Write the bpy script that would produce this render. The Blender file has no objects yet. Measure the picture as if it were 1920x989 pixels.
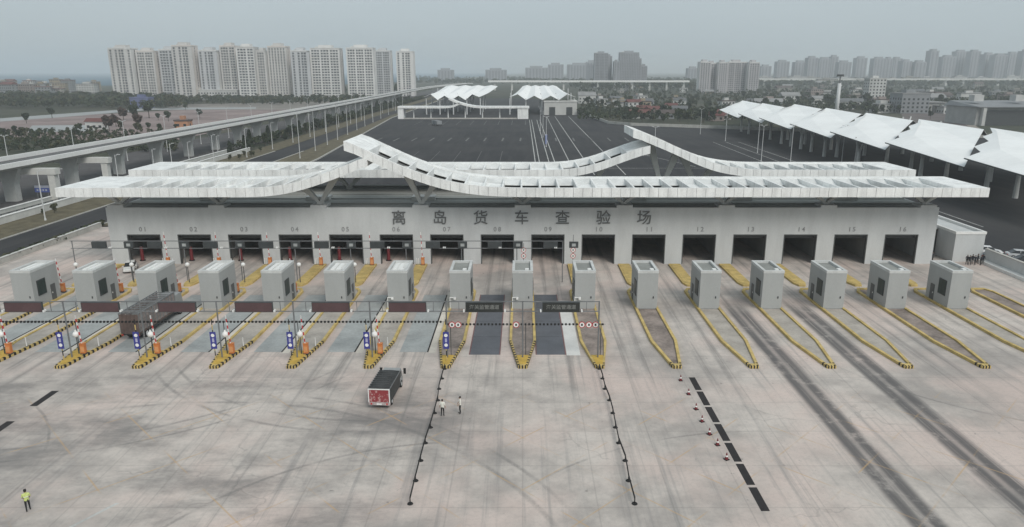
import bpy, bmesh, math, random
from mathutils import Vector, Matrix
R = math.radians
random.seed(7)
SC = bpy.context.scene
COL = SC.collection

# ---------------------------------------------------------------- camera, sky, sun, exposure
CAM_H, FPX, CX, CY = 32.0, 1350.0, 980.0, 494.5
PITCH = math.atan((CY - 134.0) / FPX)
cam_d = bpy.data.cameras.new('camera')
cam = bpy.data.objects.new('camera', cam_d); COL.objects.link(cam)
cam.location = (0, 0, CAM_H); cam.rotation_euler = (R(90) - PITCH, 0, 0)
cam_d.sensor_width = 36; cam_d.lens = FPX / 1920 * 36; cam_d.shift_x = -20 / 1920
cam_d.clip_start = 0.5; cam_d.clip_end = 60000
SC.camera = cam

SUN_EL, SUN_AZ = R(44), R(150)       # azimuth from +Y clockwise: behind the camera, a little right
W = bpy.data.worlds.new('World'); SC.world = W; W.use_nodes = True
wn = W.node_tree; wn.nodes.clear()
sky = wn.nodes.new('ShaderNodeTexSky'); sky.sky_type = 'NISHITA'; sky.sun_disc = False
sky.sun_elevation = SUN_EL; sky.sun_rotation = SUN_AZ
sky.air_density = 1.0; sky.dust_density = 4.0; sky.ozone_density = 1.2
hs = wn.nodes.new('ShaderNodeHueSaturation'); hs.inputs['Saturation'].default_value = 0.45
mx = wn.nodes.new('ShaderNodeMix'); mx.data_type = 'RGBA'          # cloud veil over the sky
mx.inputs[0].default_value = 0.82
cn = wn.nodes.new('ShaderNodeTexNoise'); cn.inputs['Scale'].default_value = 2.2; cn.inputs['Detail'].default_value = 4
cm = wn.nodes.new('ShaderNodeMapping'); cm.inputs['Scale'].default_value = (1, 1, 3.5); ct = wn.nodes.new('ShaderNodeTexCoord')
wn.links.new(ct.outputs['Generated'], cm.inputs[0]); wn.links.new(cm.outputs[0], cn.inputs['Vector'])
cr = wn.nodes.new('ShaderNodeMix'); cr.data_type = 'RGBA'; wn.links.new(cn.outputs[0], cr.inputs[0])
cr.inputs[6].default_value = (3.6, 4.3, 4.66, 1); cr.inputs[7].default_value = (4.2, 4.86, 5.16, 1)
wn.links.new(cr.outputs[2], mx.inputs[7])
bg = wn.nodes.new('ShaderNodeBackground'); bg.inputs[1].default_value = 0.1
wo = wn.nodes.new('ShaderNodeOutputWorld')
wn.links.new(sky.outputs[0], hs.inputs['Color']); wn.links.new(hs.outputs[0], mx.inputs[6])
wn.links.new(mx.outputs[2], bg.inputs[0]); wn.links.new(bg.outputs[0], wo.inputs[0])

sd = bpy.data.lights.new('sun', 'SUN'); sd.energy = 1.5; sd.angle = R(28); sd.color = (1, .96, .9)
sun = bpy.data.objects.new('sun', sd); COL.objects.link(sun)
dv = Vector((math.sin(SUN_AZ) * math.cos(SUN_EL), math.cos(SUN_AZ) * math.cos(SUN_EL), math.sin(SUN_EL)))
sun.rotation_euler = dv.to_track_quat('Z', 'Y').to_euler()
SC.view_settings.view_transform = 'Standard'; SC.view_settings.look = 'None'
SC.view_settings.exposure = 0.37; SC.view_settings.gamma = 1.0
SC.render.engine = 'CYCLES'; SC.cycles.use_denoising = True
SC.cycles.max_bounces = 5; SC.cycles.diffuse_bounces = 3; SC.cycles.volume_bounces = 3
SC.cycles.transparent_max_bounces = 4; SC.cycles.caustics_reflective = False

# ---------------------------------------------------------------- pixel -> place helpers
_S, _C = math.sin(PITCH), math.cos(PITCH)
def ray(x, y):
    u = (x - CX) / FPX; v = (y - CY) / FPX
    return u, _C - v * _S, -(_S + v * _C)
def onz(x, y, Z=0.0):
    a, b, c = ray(x, y); t = (Z - CAM_H) / c; return Vector((a * t, b * t, Z))
def ony(x, y, Y):
    a, b, c = ray(x, y); t = Y / b; return Vector((a * t, Y, CAM_H + c * t))

# ---------------------------------------------------------------- materials
class N:
    """tiny wrapper: math on shader sockets"""
    def __init__(s, nt, sock): s.nt, s.s = nt, sock
    def op(s, o, b=None, c=None, clamp=False):
        n = s.nt.nodes.new('ShaderNodeMath'); n.operation = o; n.use_clamp = clamp
        for i, q in enumerate((s, b, c)):
            if q is None: continue
            if isinstance(q, N): s.nt.links.new(q.s, n.inputs[i])
            else: n.inputs[i].default_value = q
        return N(s.nt, n.outputs[0])
    def __add__(s, b): return s.op('ADD', b)
    def __sub__(s, b): return s.op('SUBTRACT', b)
    def __mul__(s, b): return s.op('MULTIPLY', b)
    def abs(s): return s.op('ABSOLUTE')
    def ramp(s, lo, hi):      # smoothstep lo..hi -> 0..1
        n = s.nt.nodes.new('ShaderNodeMapRange'); n.interpolation_type = 'SMOOTHSTEP'
        s.nt.links.new(s.s, n.inputs[0]); n.inputs[1].default_value = lo; n.inputs[2].default_value = hi
        return N(s.nt, n.outputs[0])
def new_mat(name):
    m = bpy.data.materials.new(name); m.use_nodes = True
    nt = m.node_tree; b = nt.nodes['Principled BSDF']
    return m, nt, b
def noise(nt, vec, scale, detail=4, rough=.55, mapping=None):
    if mapping:
        mp = nt.nodes.new('ShaderNodeMapping'); mp.inputs['Scale'].default_value = mapping
        nt.links.new(vec, mp.inputs[0]); vec = mp.outputs[0]
    n = nt.nodes.new('ShaderNodeTexNoise'); n.inputs['Scale'].default_value = scale
    n.inputs['Detail'].default_value = detail; n.inputs['Roughness'].default_value = rough
    nt.links.new(vec, n.inputs['Vector']); return N(nt, n.outputs[0])
def mixc(nt, fac, a, b):
    n = nt.nodes.new('ShaderNodeMix'); n.data_type = 'RGBA'
    if isinstance(fac, N): nt.links.new(fac.s, n.inputs[0])
    else: n.inputs[0].default_value = fac
    for i, q in ((6, a), (7, b)):
        if isinstance(q, tuple): n.inputs[i].default_value = (*q, 1)
        else: nt.links.new(q, n.inputs[i])
    return n.outputs[2]
MATS = {}
def M(name, col, rough=.6, var=.18, scale=.6, metal=0.0, bump=0.0, spec=.3, streak=False):
    if name in MATS: return MATS[name]
    m, nt, b = new_mat(name)
    g = nt.nodes.new('ShaderNodeNewGeometry').outputs['Position']
    n1 = noise(nt, g, scale, 5, .6, (1, 1, .25) if streak else None)
    n2 = noise(nt, g, scale * 9, 3)
    f = (n1 * .7 + n2 * .3).ramp(.3, .7)
    lo = tuple(c * (1 - var) for c in col); hi = tuple(min(1, c * (1 + var * .6)) for c in col)
    nt.links.new(mixc(nt, f, lo, hi), b.inputs['Base Color'])
    b.inputs['Roughness'].default_value = rough; b.inputs['Metallic'].default_value = metal
    b.inputs['Specular IOR Level'].default_value = spec
    if bump:
        bp = nt.nodes.new('ShaderNodeBump'); bp.inputs['Strength'].default_value = bump
        bp.inputs['Distance'].default_value = .05
        nt.links.new(n2.s, bp.inputs['Height']); nt.links.new(bp.outputs[0], b.inputs['Normal'])
    MATS[name] = m; return m

def ground_mat():
    m, nt, b = new_mat('countryside')
    g = nt.nodes.new('ShaderNodeNewGeometry').outputs['Position']
    a = noise(nt, g, .006, 6, .6).ramp(.4, .62); c = noise(nt, g, .03, 5, .65).ramp(.42, .6)
    d = noise(nt, g, .25, 4).ramp(.3, .7)
    k = mixc(nt, a, (.045, .055, .035), (.085, .08, .06))
    k = mixc(nt, c, k, (.035, .045, .03)); k = mixc(nt, d * .4, k, (.12, .11, .09))
    nt.links.new(k, b.inputs['Base Color']); b.inputs['Roughness'].default_value = .95
    b.inputs['Specular IOR Level'].default_value = .1
    return m
def apron_mat():
    m, nt, b = new_mat('apron_concrete')
    geo = nt.nodes.new('ShaderNodeNewGeometry').outputs['Position']
    sep = nt.nodes.new('ShaderNodeSeparateXYZ'); nt.links.new(geo, sep.inputs[0])
    x, y = N(nt, sep.outputs[0]), N(nt, sep.outputs[1])
    big = noise(nt, geo, .05, 5, .6); med = noise(nt, geo, .35, 5, .65); fine = noise(nt, geo, 3.0, 4)
    lng = noise(nt, geo, 1.0, 8, .68, (1.1, .03, 1))       # long streaks along the lanes
    k = mixc(nt, (big * .6 + med * .4).ramp(.38, .62), (.355, .322, .298), (.57, .515, .47))
    k = mixc(nt, noise(nt, geo, .08, 4).ramp(.42, .66) * .7 * 1.0, k, (.61, .495, .445))
    k = mixc(nt, lng.ramp(.5, .72) * .6, k, (.25, .24, .232))
    k = mixc(nt, fine.ramp(.45, .75) * .18, k, (.22, .215, .21))
    # slab joints: 5.73 m x 6 m
    jx = (x.op('PINGPONG', 2.867)); jy = (y.op('PINGPONG', 3.0))
    j = jx.ramp(.09, .02).op('MAXIMUM', jy.ramp(.09, .02))
    k = mixc(nt, j * .22, k, (.16, .15, .14))
    # wheel tracks in every lane (lane pitch 8.6 m)
    t = (x - 4.3).op('PINGPONG', 4.3)
    wt = (t - 1.05).abs().ramp(.75, .1)
    wt = wt * noise(nt, geo, 1.0, 7, .7, (1.6, .045, 1)).ramp(.38, .66) * y.ramp(60, 78)
    k = mixc(nt, wt * .6, k, (.15, .145, .14))
    # heavy rubber streaks of the lanes behind gates 12 and 13
    hv = None
    for cx_, w_ in ((29.6, 1.5), (38.6, 1.6)):
        q = (x - cx_).abs().ramp(w_ * 1.15, w_ * .6)
        mid = ((x - cx_).abs()).ramp(0.05, .5) * .45 + .55
        q = q * mid
        hv = q if hv is None else hv.op('MAXIMUM', q)
    hv = hv * noise(nt, geo, 1.0, 8, .7, (1.6, .035, 1)).ramp(.2, .5) * noise(nt, geo, .4, 5, .7).ramp(.2, .5) * y.ramp(101, 92)
    k = mixc(nt, hv * .92, k, (.105, .10, .10))
    # turning tyre arcs on the open apron
    arcs = None
    for (ax, ay, rr, ww, x0, x1) in ((-14, 92, 30, .5, -40, -12), (-14, 92, 32.2, .5, -40, -12), (-30, 30, 36, .6, -40, 2), (-30, 30, 38, .5, -34, 2),
                                     (-5, 34, 24, .4, -30, -6), (-52, 92, 36, .5, -50, -20), (-52, 92, 38.2, .4, -50, -20), (22, 30, 30, .3, 2, 20), (60, 86, 27, .4, 33, 58), (-62, 48, 22, .3, -55, -40)):
        d = ((x - ax) * (x - ax) + (y - ay) * (y - ay)).op('SQRT')
        q = (d - rr).abs().ramp(ww * .62, .05) * x.ramp(x0 - 2, x0 + 3) * x.ramp(x1 + 3, x1 - 2) * y.ramp(77, 72)
        arcs = q if arcs is None else arcs.op('MAXIMUM', q)
    arcs = arcs * noise(nt, geo, .14, 4).ramp(.36, .56) * (noise(nt, geo, 4.0, 4, .7).ramp(.3, .6) * .5 + .5)
    k = mixc(nt, arcs * .5, k, (.15, .145, .14))
    # dirty sweep in front of gates 01-07
    sm = noise(nt, geo, 1.0, 9, .7, (.05, .11, 1)).ramp(.44, .66) * y.ramp(77, 70) * x.ramp(2, -10)
    k = mixc(nt, sm * .75, k, (.17, .163, .158))
    # crisp cracks, oil drips
    vo = nt.nodes.new('ShaderNodeTexVoronoi'); vo.feature = 'DISTANCE_TO_EDGE'; vo.inputs['Scale'].default_value = .11
    wob = nt.nodes.new('ShaderNodeMixRGB'); wob.inputs[0].default_value = .12
    nz = nt.nodes.new('ShaderNodeTexNoise'); nz.inputs['Scale'].default_value = .5; nt.links.new(geo, nz.inputs['Vector'])
    va = nt.nodes.new('ShaderNodeVectorMath'); va.operation = 'MULTIPLY_ADD'; va.inputs[1].default_value = (3, 3, 0)
    nt.links.new(nz.outputs['Color'], va.inputs[0]); nt.links.new(geo, va.inputs[2]); nt.links.new(va.outputs[0], vo.inputs['Vector'])
    ck = N(nt, vo.outputs['Distance']).ramp(.010, .003) * noise(nt, geo, .05, 3).ramp(.52, .6)
    k = mixc(nt, ck * .22, k, (.14, .13, .125))
    sp = noise(nt, geo, 1.3, 3, .5).ramp(.70, .76)
    k = mixc(nt, sp * .5, k, (.13, .125, .12))
    # worn yellow hatching
    for sgn in (1, -1):
        h = (x + y * float(sgn)).op('PINGPONG', 4.2).ramp(.14, .05)
        h = h * noise(nt, geo, .18, 4).ramp(.44, .6) * y.ramp(70, 64)
        k = mixc(nt, h * .55, k, (.5, .33, .17))
    nt.links.new(k, b.inputs['Base Color'])
    b.inputs['Roughness'].default_value = .8; b.inputs['Specular IOR Level'].default_value = .2
    bp = nt.nodes.new('ShaderNodeBump'); bp.inputs['Strength'].default_value = .15; bp.inputs['Distance'].default_value = .02
    nt.links.new(fine.s, bp.inputs['Height']); nt.links.new(bp.outputs[0], b.inputs['Normal'])
    return m
def asphalt_mat():
    m, nt, b = new_mat('asphalt')
    geo = nt.nodes.new('ShaderNodeNewGeometry').outputs['Position']
    a = noise(nt, geo, .03, 5, .6).ramp(.35, .65); c = noise(nt, geo, 1.0, 5, .6, (.3, .03, 1)).ramp(.4, .7)
    k = mixc(nt, a, (.026, .026, .029), (.042, .041, .042)); k = mixc(nt, c * .5, k, (.062, .06, .06))
    k = mixc(nt, noise(nt, geo, 5, 3).ramp(.5, .8) * .3, k, (.10, .10, .10))
    nt.links.new(k, b.inputs['Base Color']); b.inputs['Roughness'].default_value = .85
    b.inputs['Specular IOR Level'].default_value = .2
    return m

# ---------------------------------------------------------------- mesh builder
class MB:
    def __init__(s): s.v, s.f, s.m = [], [], []
    def add(s, vs, fs, mi=0):
        o = len(s.v); s.v += [tuple(q) for q in vs]
        for f in fs: s.f.append(tuple(i + o for i in f)); s.m.append(mi)
        return s
    def box(s, x0, x1, y0, y1, z0, z1, mi=0):
        return s.add([(x0, y0, z0), (x1, y0, z0), (x1, y1, z0), (x0, y1, z0), (x0, y0, z1), (x1, y0, z1), (x1, y1, z1), (x0, y1, z1)],
                     [(3, 2, 1, 0), (4, 5, 6, 7), (0, 1, 5, 4), (1, 2, 6, 5), (2, 3, 7, 6), (3, 0, 4, 7)], mi)
    def hexa(s, lo, hi, mi=0):     # lo: 4 points, hi: 4 points above them
        return s.add(list(lo) + list(hi), [(3, 2, 1, 0), (4, 5, 6, 7), (0, 1, 5, 4), (1, 2, 6, 5), (2, 3, 7, 6), (3, 0, 4, 7)], mi)
    def tube(s, p0, p1, r0, r1=None, n=8, mi=0, cap=True):
        p0, p1 = Vector(p0), Vector(p1); r1 = r0 if r1 is None else r1
        d = (p1 - p0).normalized(); u = d.orthogonal().normalized(); w = d.cross(u)
        vs = [p + (u * math.cos(2 * math.pi * i / n) + w * math.sin(2 * math.pi * i / n)) * r for p, r in ((p0, r0), (p1, r1)) for i in range(n)]
        fs = [(i, (i + 1) % n, n + (i + 1) % n, n + i) for i in range(n)]
        if cap: fs += [tuple(range(n))[::-1], tuple(range(n, 2 * n))]
        return s.add(vs, fs, mi)
    def bar(s, p0, p1, w, h, mi=0, up=(0, 0, 1)):
        p0, p1 = Vector(p0), Vector(p1); d = (p1 - p0).normalized(); side = d.cross(Vector(up))
        side = side.normalized() if side.length > 1e-5 else d.orthogonal().normalized()
        u = side.cross(d).normalized(); a, c = side * (w / 2), u * (h / 2)
        return s.add([p0 - a - c, p0 + a - c, p0 + a + c, p0 - a + c, p1 - a - c, p1 + a - c, p1 + a + c, p1 - a + c],
                     [(3, 2, 1, 0), (4, 5, 6, 7), (0, 1, 5, 4), (1, 2, 6, 5), (2, 3, 7, 6), (3, 0, 4, 7)], mi)
    def prism(s, poly, z0, z1, mi=0):
        n = len(poly)
        return s.add([(x, y, z0) for x, y in poly] + [(x, y, z1) for x, y in poly],
                     [tuple(range(n))[::-1], tuple(range(n, 2 * n))] + [(i, (i + 1) % n, n + (i + 1) % n, n + i) for i in range(n)], mi)
    def ball(s, c, r, n=8, k=6, mi=0, sq=(1, 1, 1)):
        c = Vector(c); vs, fs = [], []
        for i in range(1, k):
            t = math.pi * i / k
            for j in range(n):
                a = 2 * math.pi * j / n
                vs.append((c.x + r * sq[0] * math.sin(t) * math.cos(a), c.y + r * sq[1] * math.sin(t) * math.sin(a), c.z + r * sq[2] * math.cos(t)))
        vs += [(c.x, c.y, c.z + r * sq[2]), (c.x, c.y, c.z - r * sq[2])]
        T, B = len(vs) - 2, len(vs) - 1
        for i in range(k - 2):
            for j in range(n): fs.append((i * n + j, (i + 1) * n + j, (i + 1) * n + (j + 1) % n, i * n + (j + 1) % n))
        for j in range(n): fs += [(T, j, (j + 1) % n), (B, (k - 2) * n + (j + 1) % n, (k - 2) * n + j)]
        return s.add(vs, fs, mi)
    def mesh(s, name, mats, smooth=False, off=(0, 0, 0)):
        me = bpy.data.meshes.new(name)
        ox, oy, oz = off
        me.from_pydata([(a - ox, b - oy, c - oz) for a, b, c in s.v] if any(off) else s.v, [], s.f)
        for m in (mats if isinstance(mats, (list, tuple)) else [mats]): me.materials.append(m)
        if any(s.m): me.polygons.foreach_set('material_index', s.m)
        if smooth: me.polygons.foreach_set('use_smooth', [True] * len(s.f))
        me.update(); return me
    def build(s, name, mats, parent=None, world=False, smooth=False, kind=None):
        off = Vector((0, 0, 0)); p = parent if world else None
        while p is not None: off += p.location; p = p.parent
        off = tuple(off)
        return obj(name, s.mesh(name, mats, smooth, off), parent, kind)
def obj(name, me, parent=None, kind=None, loc=None, rz=0):
    o = bpy.data.objects.new(name, me); COL.objects.link(o)
    if parent is not None: o.parent = parent
    if kind: o['kind'] = kind
    if loc is not None: o.location = loc
    if rz: o.rotation_euler = (0, 0, rz)
    return o
def tag(o, label, cat, group=None):
    o['label'] = label; o['category'] = cat
    if group: o['group'] = group
    return o
def thing(name, label, cat, loc=(0, 0, 0), rz=0, group=None):
    o = bpy.data.objects.new(name, None); COL.objects.link(o); o.empty_display_size = .3
    o.location = loc; o.rotation_euler = (0, 0, rz); return tag(o, label, cat, group)
def struct(name, mb, m): return mb.build(name, m, kind='structure')
def copy_tree(src, loc, rz=0, label=None, group=None, scale=None):
    def rec(o, par):
        c = o.copy(); COL.objects.link(c); c.parent = par
        for ch in KIDS.get(o.name, ()): rec(ch, c)
        return c
    r = rec(src, None); r.location = loc; r.rotation_euler = (0, 0, rz)
    if scale: r.scale = (scale,) * 3 if isinstance(scale, (int, float)) else scale
    if label: r['label'] = label
    if group: r['group'] = group
    return r
KIDS = {}
def index_kids(root):
    KIDS[root.name] = [o for o in bpy.data.objects if o.parent is root]
    for k in KIDS[root.name]: index_kids(k)
    return root
def text_mesh(s, size, depth, bold=0.0):
    cu = bpy.data.curves.new('lettering', 'FONT'); cu.body = s; cu.size = size; cu.extrude = depth / 2; cu.offset = bold
    cu.align_x = 'CENTER'; cu.align_y = 'CENTER'; cu.resolution_u = 3
    o = bpy.data.objects.new('lettering_source', cu); COL.objects.link(o)
    dg = bpy.context.evaluated_depsgraph_get(); me = bpy.data.meshes.new_from_object(o.evaluated_get(dg))
    bpy.data.objects.remove(o); bpy.data.curves.remove(cu); return me
def letters(s, size, depth, mat, name, parent, loc, bold=0.0):
    me = text_mesh(s, size, depth, bold); me.materials.clear(); me.materials.append(mat)
    o = obj(name, me, parent, loc=loc); o.rotation_euler = (R(90), 0, 0); return o

# ---------------------------------------------------------------- shared materials
m_apron, m_asph, m_land = apron_mat(), asphalt_mat(), ground_mat()
m_wall = M('grey_render', (.525, .54, .54), .75, .1, .5, streak=True)
m_booth = M('booth_grey', (.37, .38, .375), .7, .07, .4, streak=True)
m_booth_roof = M('booth_roof', (.55, .56, .55), .8, .15, .8)
m_white = M('white_panel', (.82, .825, .81), .55, .2, .7, streak=True)
m_deckw = M('white_deck', (.66, .67, .66), .6, .2, .35)
m_conc = M('viaduct_concrete', (.58, .58, .555), .85, .16, .12, streak=True)
m_kerbc = M('kerb_concrete', (.45, .44, .41), .85, .2, .5)
m_dark = M('dark_steel', (.055, .06, .062), .5, .2, 1)
m_post = M('grey_post', (.17, .175, .18), .5, .2, 1)
m_black = M('black_rubber', (.02, .02, .02), .8, .2, 2)
m_yellow = M('kerb_yellow', (.54, .405, .155), .8, .3, .9)
m_soil = M('island_infill', (.27, .225, .20), .95, .45, .35)
m_pave = M('island_paving', (.40, .365, .325), .9, .25, .4)
m_nose = M('nose_yellow', (.52, .345, .07), .75, .25, .9)
m_num = M('number_grey', (.26, .265, .265), .6, .1, 1)
m_drum = M('dull_red', (.17, .025, .03), .6, .2, 2)
m_orange = M('cabinet_orange', (.58, .20, .06), .5, .15, 2)
m_blue = M('sign_blue', (.045, .05, .25), .5, .15, 2)
m_skyblue = M('shed_blue', (.13, .15, .27), .6, .2, .2)
m_red = M('marking_red', (.50, .05, .05), .55, .15, 2)
m_wht = M('white_paint', (.78, .78, .76), .55, .08, 2)
m_ledr = M('unlit_red_display', (.095, .055, .058), .6, .15, .8)
m_ledk = M('black_display', (.03, .032, .03), .6, .2, .8)
m_glyph = M('display_lettering', (.19, .195, .185), .6, .1, 2)
m_glass = M('dark_green_glass', (.022, .04, .038), .35, .2, 1, spec=.25)
m_dglass = M('dark_glass', (.025, .03, .035), .12, .2, 1, spec=.5)
m_tyre = M('tyre', (.02, .02, .02), .9, .2, 3)
m_sign = M('grey_letter', (.13, .135, .135), .6, .1, 1)
m_roofdk = M('hall_roofing', (.27, .275, .26), .9, .2, .12)
m_shade = M('canopy_shade_sheet', (.16, .165, .16), .9, .2, .3)  # dark tone stands for the shade in the canopy gaps
m_inside = M('hall_inside', (.30, .30, .29), .85, .15, .3)
m_plate = M('steel_weigh_plate', (.35, .365, .36), .65, .25, .35, streak=False)
m_plated = M('slate_weigh_plate', (.115, .12, .135), .55, .2, .4)
m_line = M('worn_white_line', (.5, .5, .48), .8, .3, .4)
m_stall = M('faint_stall_paint', (.17, .17, .165), .85, .4, .3)
m_lamp = M('lamp_post_white', (.55, .56, .56), .5, .1, 1)
m_mem = M('membrane_white', (.86, .865, .855), .5, .07, .08)
m_bark = M('bark', (.09, .075, .06), .95, .3, 2)
m_leafs = [M('leaf_%s' % n, c, .85, .45, .5) for n, c in (('deep', (.040, .055, .032)), ('mid', (.055, .072, .035)), ('olive', (.075, .078, .042)), ('russet', (.075, .052, .042)))]

# ================================================================ SETTING
struct('ground', MB().add([(-16000, -3000, -.4), (16000, -3000, -.4), (16000, 20000, -.4), (-16000, 20000, -.4)], [(0, 1, 2, 3)]), m_land)
def sheet(name, pts, z, m): return struct(name, MB().add([(x, y, z) for x, y in pts], [tuple(range(len(pts)))]), m)
def pxsheet(name, px, z, m): return sheet(name, [tuple(onz(*q))[:2] for q in px], z, m)
m_sea, nt, b = new_mat('sea_water')
b.inputs['Base Color'].default_value = (.035, .10, .15, 1); b.inputs['Roughness'].default_value = .7; b.inputs['Specular IOR Level'].default_value = .15
g = nt.nodes.new('ShaderNodeNewGeometry').outputs['Position']; bp = nt.nodes.new('ShaderNodeBump'); bp.inputs['Strength'].default_value = .5
nt.links.new(noise(nt, g, .05, 4).s, bp.inputs['Height']); nt.links.new(bp.outputs[0], b.inputs['Normal'])
sheet('sea', [(-16000, 1500), (-1400, 1650), (-700, 1750), (-420, 1900), (-300, 3200), (300, 20000), (-16000, 20000)], -.15, m_sea)
sheet('parking_lot', [(-75, 150.4), (-76.5, 272), (-92, 517), (-94, 905), (12, 905), (36, 728), (54, 464), (66, 445), (244, 353), (300, 330), (300, 40), (80.6, 40), (80.6, 150.4)], 0.0, m_asph)
sheet('apron', [(-90, 8), (80, 8), (80, 150), (-90, 150)], 0.012, m_apron)
sheet('road', [(-102.3, -60), (-91, -60), (-91, 300), (-99, 560), (-99, 1400), (-108, 1400), (-108, 560), (-102.3, 300)], -.03, m_asph)
m_verge = M('verge_scrub', (.125, .108, .068), .95, .45, .4, bump=.4)
sheet('verge', [(-112.6, -60), (-102.6, -60), (-102.6, 300), (-108.2, 560), (-108.2, 1400), (-118, 1400), (-118, 560), (-112.6, 300)], .02, m_verge)
sheet('verge', [(-90.8, 151), (-76, 151), (-77.5, 272), (-93, 517), (-96, 900), (-98.8, 900), (-98.8, 560), (-90.8, 300)], .02, m_verge)
sheet('road', [(-160, -60), (-121.8, -60), (-121.8, 1400), (-160, 1400)], -.03, M('service_road', (.085, .08, .08), .9, .3, .1))
# kerbs and edge lines of the road
for x, w in ((-90.8, .35), (-102.5, .3)):
    mb = MB().box(x - w / 2, x + w / 2, -60, 300, -.2, .16)
    struct('kerb', mb, m_kerbc)
mb = MB()
for a, c in (((-75.6, 150.5), (-77, 272)), ((-77, 272), (-92.6, 517)), ((-92.6, 517), (-94.6, 905))):
    mb.bar((*a, .1), (*c, .1), .5, .5)
struct('kerb', mb, m_kerbc)
# fields and ponds beyond the viaduct
m_field = M('bare_field', (.25, .195, .185), .95, .35, .03)
m_field2 = M('pale_field', (.23, .21, .19), .95, .3, .03)
m_pond = M('pale_concrete', (.33, .34, .34), .7, .15, .05)
pxsheet('field', [(-60, 252), (-60, 230), (150, 216), (330, 206), (560, 204), (470, 232), (330, 262), (150, 262)], -.3, m_field)
pxsheet('field', [(300, 206), (330, 196), (620, 190), (600, 205)], -.27, m_field2)
pxsheet('pond', [(50, 247), (60, 235), (172, 234), (178, 246)], -.24, m_pond)
pxsheet('path', [(-60, 232), (-60, 226), (120, 213), (280, 202), (480, 201), (480, 204), (280, 206), (120, 219)], -.24, m_pond)

# parking-lot markings: children of one marking sheet set
lot = bpy.data.objects['parking_lot']
def mark(x0, y0, x1, y1, w, z=.006, m=None, name='lane_line', par=None):
    d = Vector((x1 - x0, y1 - y0)); n = Vector((-d.y, d.x)).normalized() * (w / 2)
    return MB().add([(x0 - n.x, y0 - n.y, z), (x0 + n.x, y0 + n.y, z), (x1 + n.x, y1 + n.y, z), (x1 - n.x, y1 - n.y, z)], [(3, 2, 1, 0)]).build(name, m or m_line, par or lot)
for X in (4.6, 6.1, 9.6, 11.7): mark(X, 152, X, 500, .32)
for X in (33, 23, 17): mark(X, 230, X + .6, 540, .3)
for i in range(16):
    X = -70 + i * 8.6
    if abs(X - 8) < 5: continue
    mark(X, 345, X + .3, 362, .8, name='stall_mark', m=m_stall)
    if X < 0: mark(X + 3, 452, X + 3, 492, .35, name='stall_mark', m=m_stall)
for i in range(7): mark(-60 + i * 8.6, 245, -60 + i * 8.6, 300, .2, name='stall_mark', m=m_stall)
mark(28, 246, 70, 246, .3); mark(44, 300, 60, 250, .3)
for X in (86, 92, 98): mark(X, 150, X + 3, 340, .25)

# ================================================================ GATE HALL
LP = 8.6                       # lane pitch; pillar k stands at x = 8.6 k, gate n lies between pillars n-9 and n-8
HY = 119.6
hall = thing('gate_hall', 'long grey inspection hall with sixteen numbered truck gates under the white canopies', 'building', (0, HY, 0))
OW, OH, WT = 5.62, 5.16, 9.8
mb = MB().box(-70.3, 70.2, HY, HY + .5, OH, WT); mb.build('wall', m_wall, hall, True)
edges = [(-70.3, -8 * LP + 4.3 - OW / 2)] + [(k * LP - (LP - OW) / 2, k * LP + (LP - OW) / 2) for k in range(-7, 8)] + [(8 * LP - 4.3 + OW / 2, 70.2)]
for a, c in edges: MB().box(a, c, HY, HY + .5, 0, OH).build('pillar', m_wall, hall, True)
m_frame = M('gate_frame_dark', (.07, .075, .075), .5, .15, 1)
for n in range(1, 17):
    gx = (n - 8.5) * LP; a, c = gx - OW / 2, gx + OW / 2
    mb = MB().box(a - .02, a + .13, HY - .04, HY + .54, 0.01, OH - .15).box(c - .13, c + .02, HY - .04, HY + .54, 0.01, OH - .15).box(a - .02, c + .02, HY - .04, HY + .54, OH - .15, OH + .02)
    fr = mb.build('gate_frame', m_frame, hall, True)
    MB().box(a + .15, c - .15, HY + .7, HY + 1.5, OH - .75, OH + .2).build('shutter_box', m_dark, fr, True)
    for q, ch in enumerate('%02d' % n): letters(ch, 1.1, .06, m_num, 'gate_digit', hall, (gx - .38 + q * .76, -.03, 6.05), .01)
# partitions, end walls, rear wall, roof
for k in range(-7, 8): MB().box(k * LP - .25, k * LP + .25, HY + .5, 147, 0, 8.6).build('partition', m_inside, hall, True)
for x in (-70.3, 69.7): MB().box(x, x + .5, HY + .5, 147.5, 0, 9.4).build('end_wall', m_wall, hall, True)
MB().box(-69.8, 69.7, 147, 147.5, 0, 9.4).build('rear_wall', m_inside, hall, True)
rf = MB().box(-69.8, 69.7, HY + .5, 147, 8.6, 9.5).build('roof', m_roofdk, hall, True)
for y in (124.5, 129.5, 134.5, 139.5, 144):
    MB().box(-69.5, 69.4, y, y + .35, 9.5, 9.68).build('roof_rib', m_roofdk, rf, True)
for i in range(7):
    x = -58 + i * 19
    MB().box(x, x + 4.2, 128, 130.6, 9.5, 10.2).build('skylight', m_conc, rf, True)
for j in range(-4, 5):
    x = min(max(j * 2 * LP, -68.6), 68.4)
    MB().box(x - 1.35, x + 1.35, HY - .06, 122.4, WT + .003, WT + .42).build('pedestal', m_wall, hall, True)
for i, ch in enumerate('离岛货车查验场'):
    letters(ch, 2.55, .16, m_sign, 'letter', hall, (-20.92 + i * 6.913, -.08, 7.95), .012)
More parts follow.
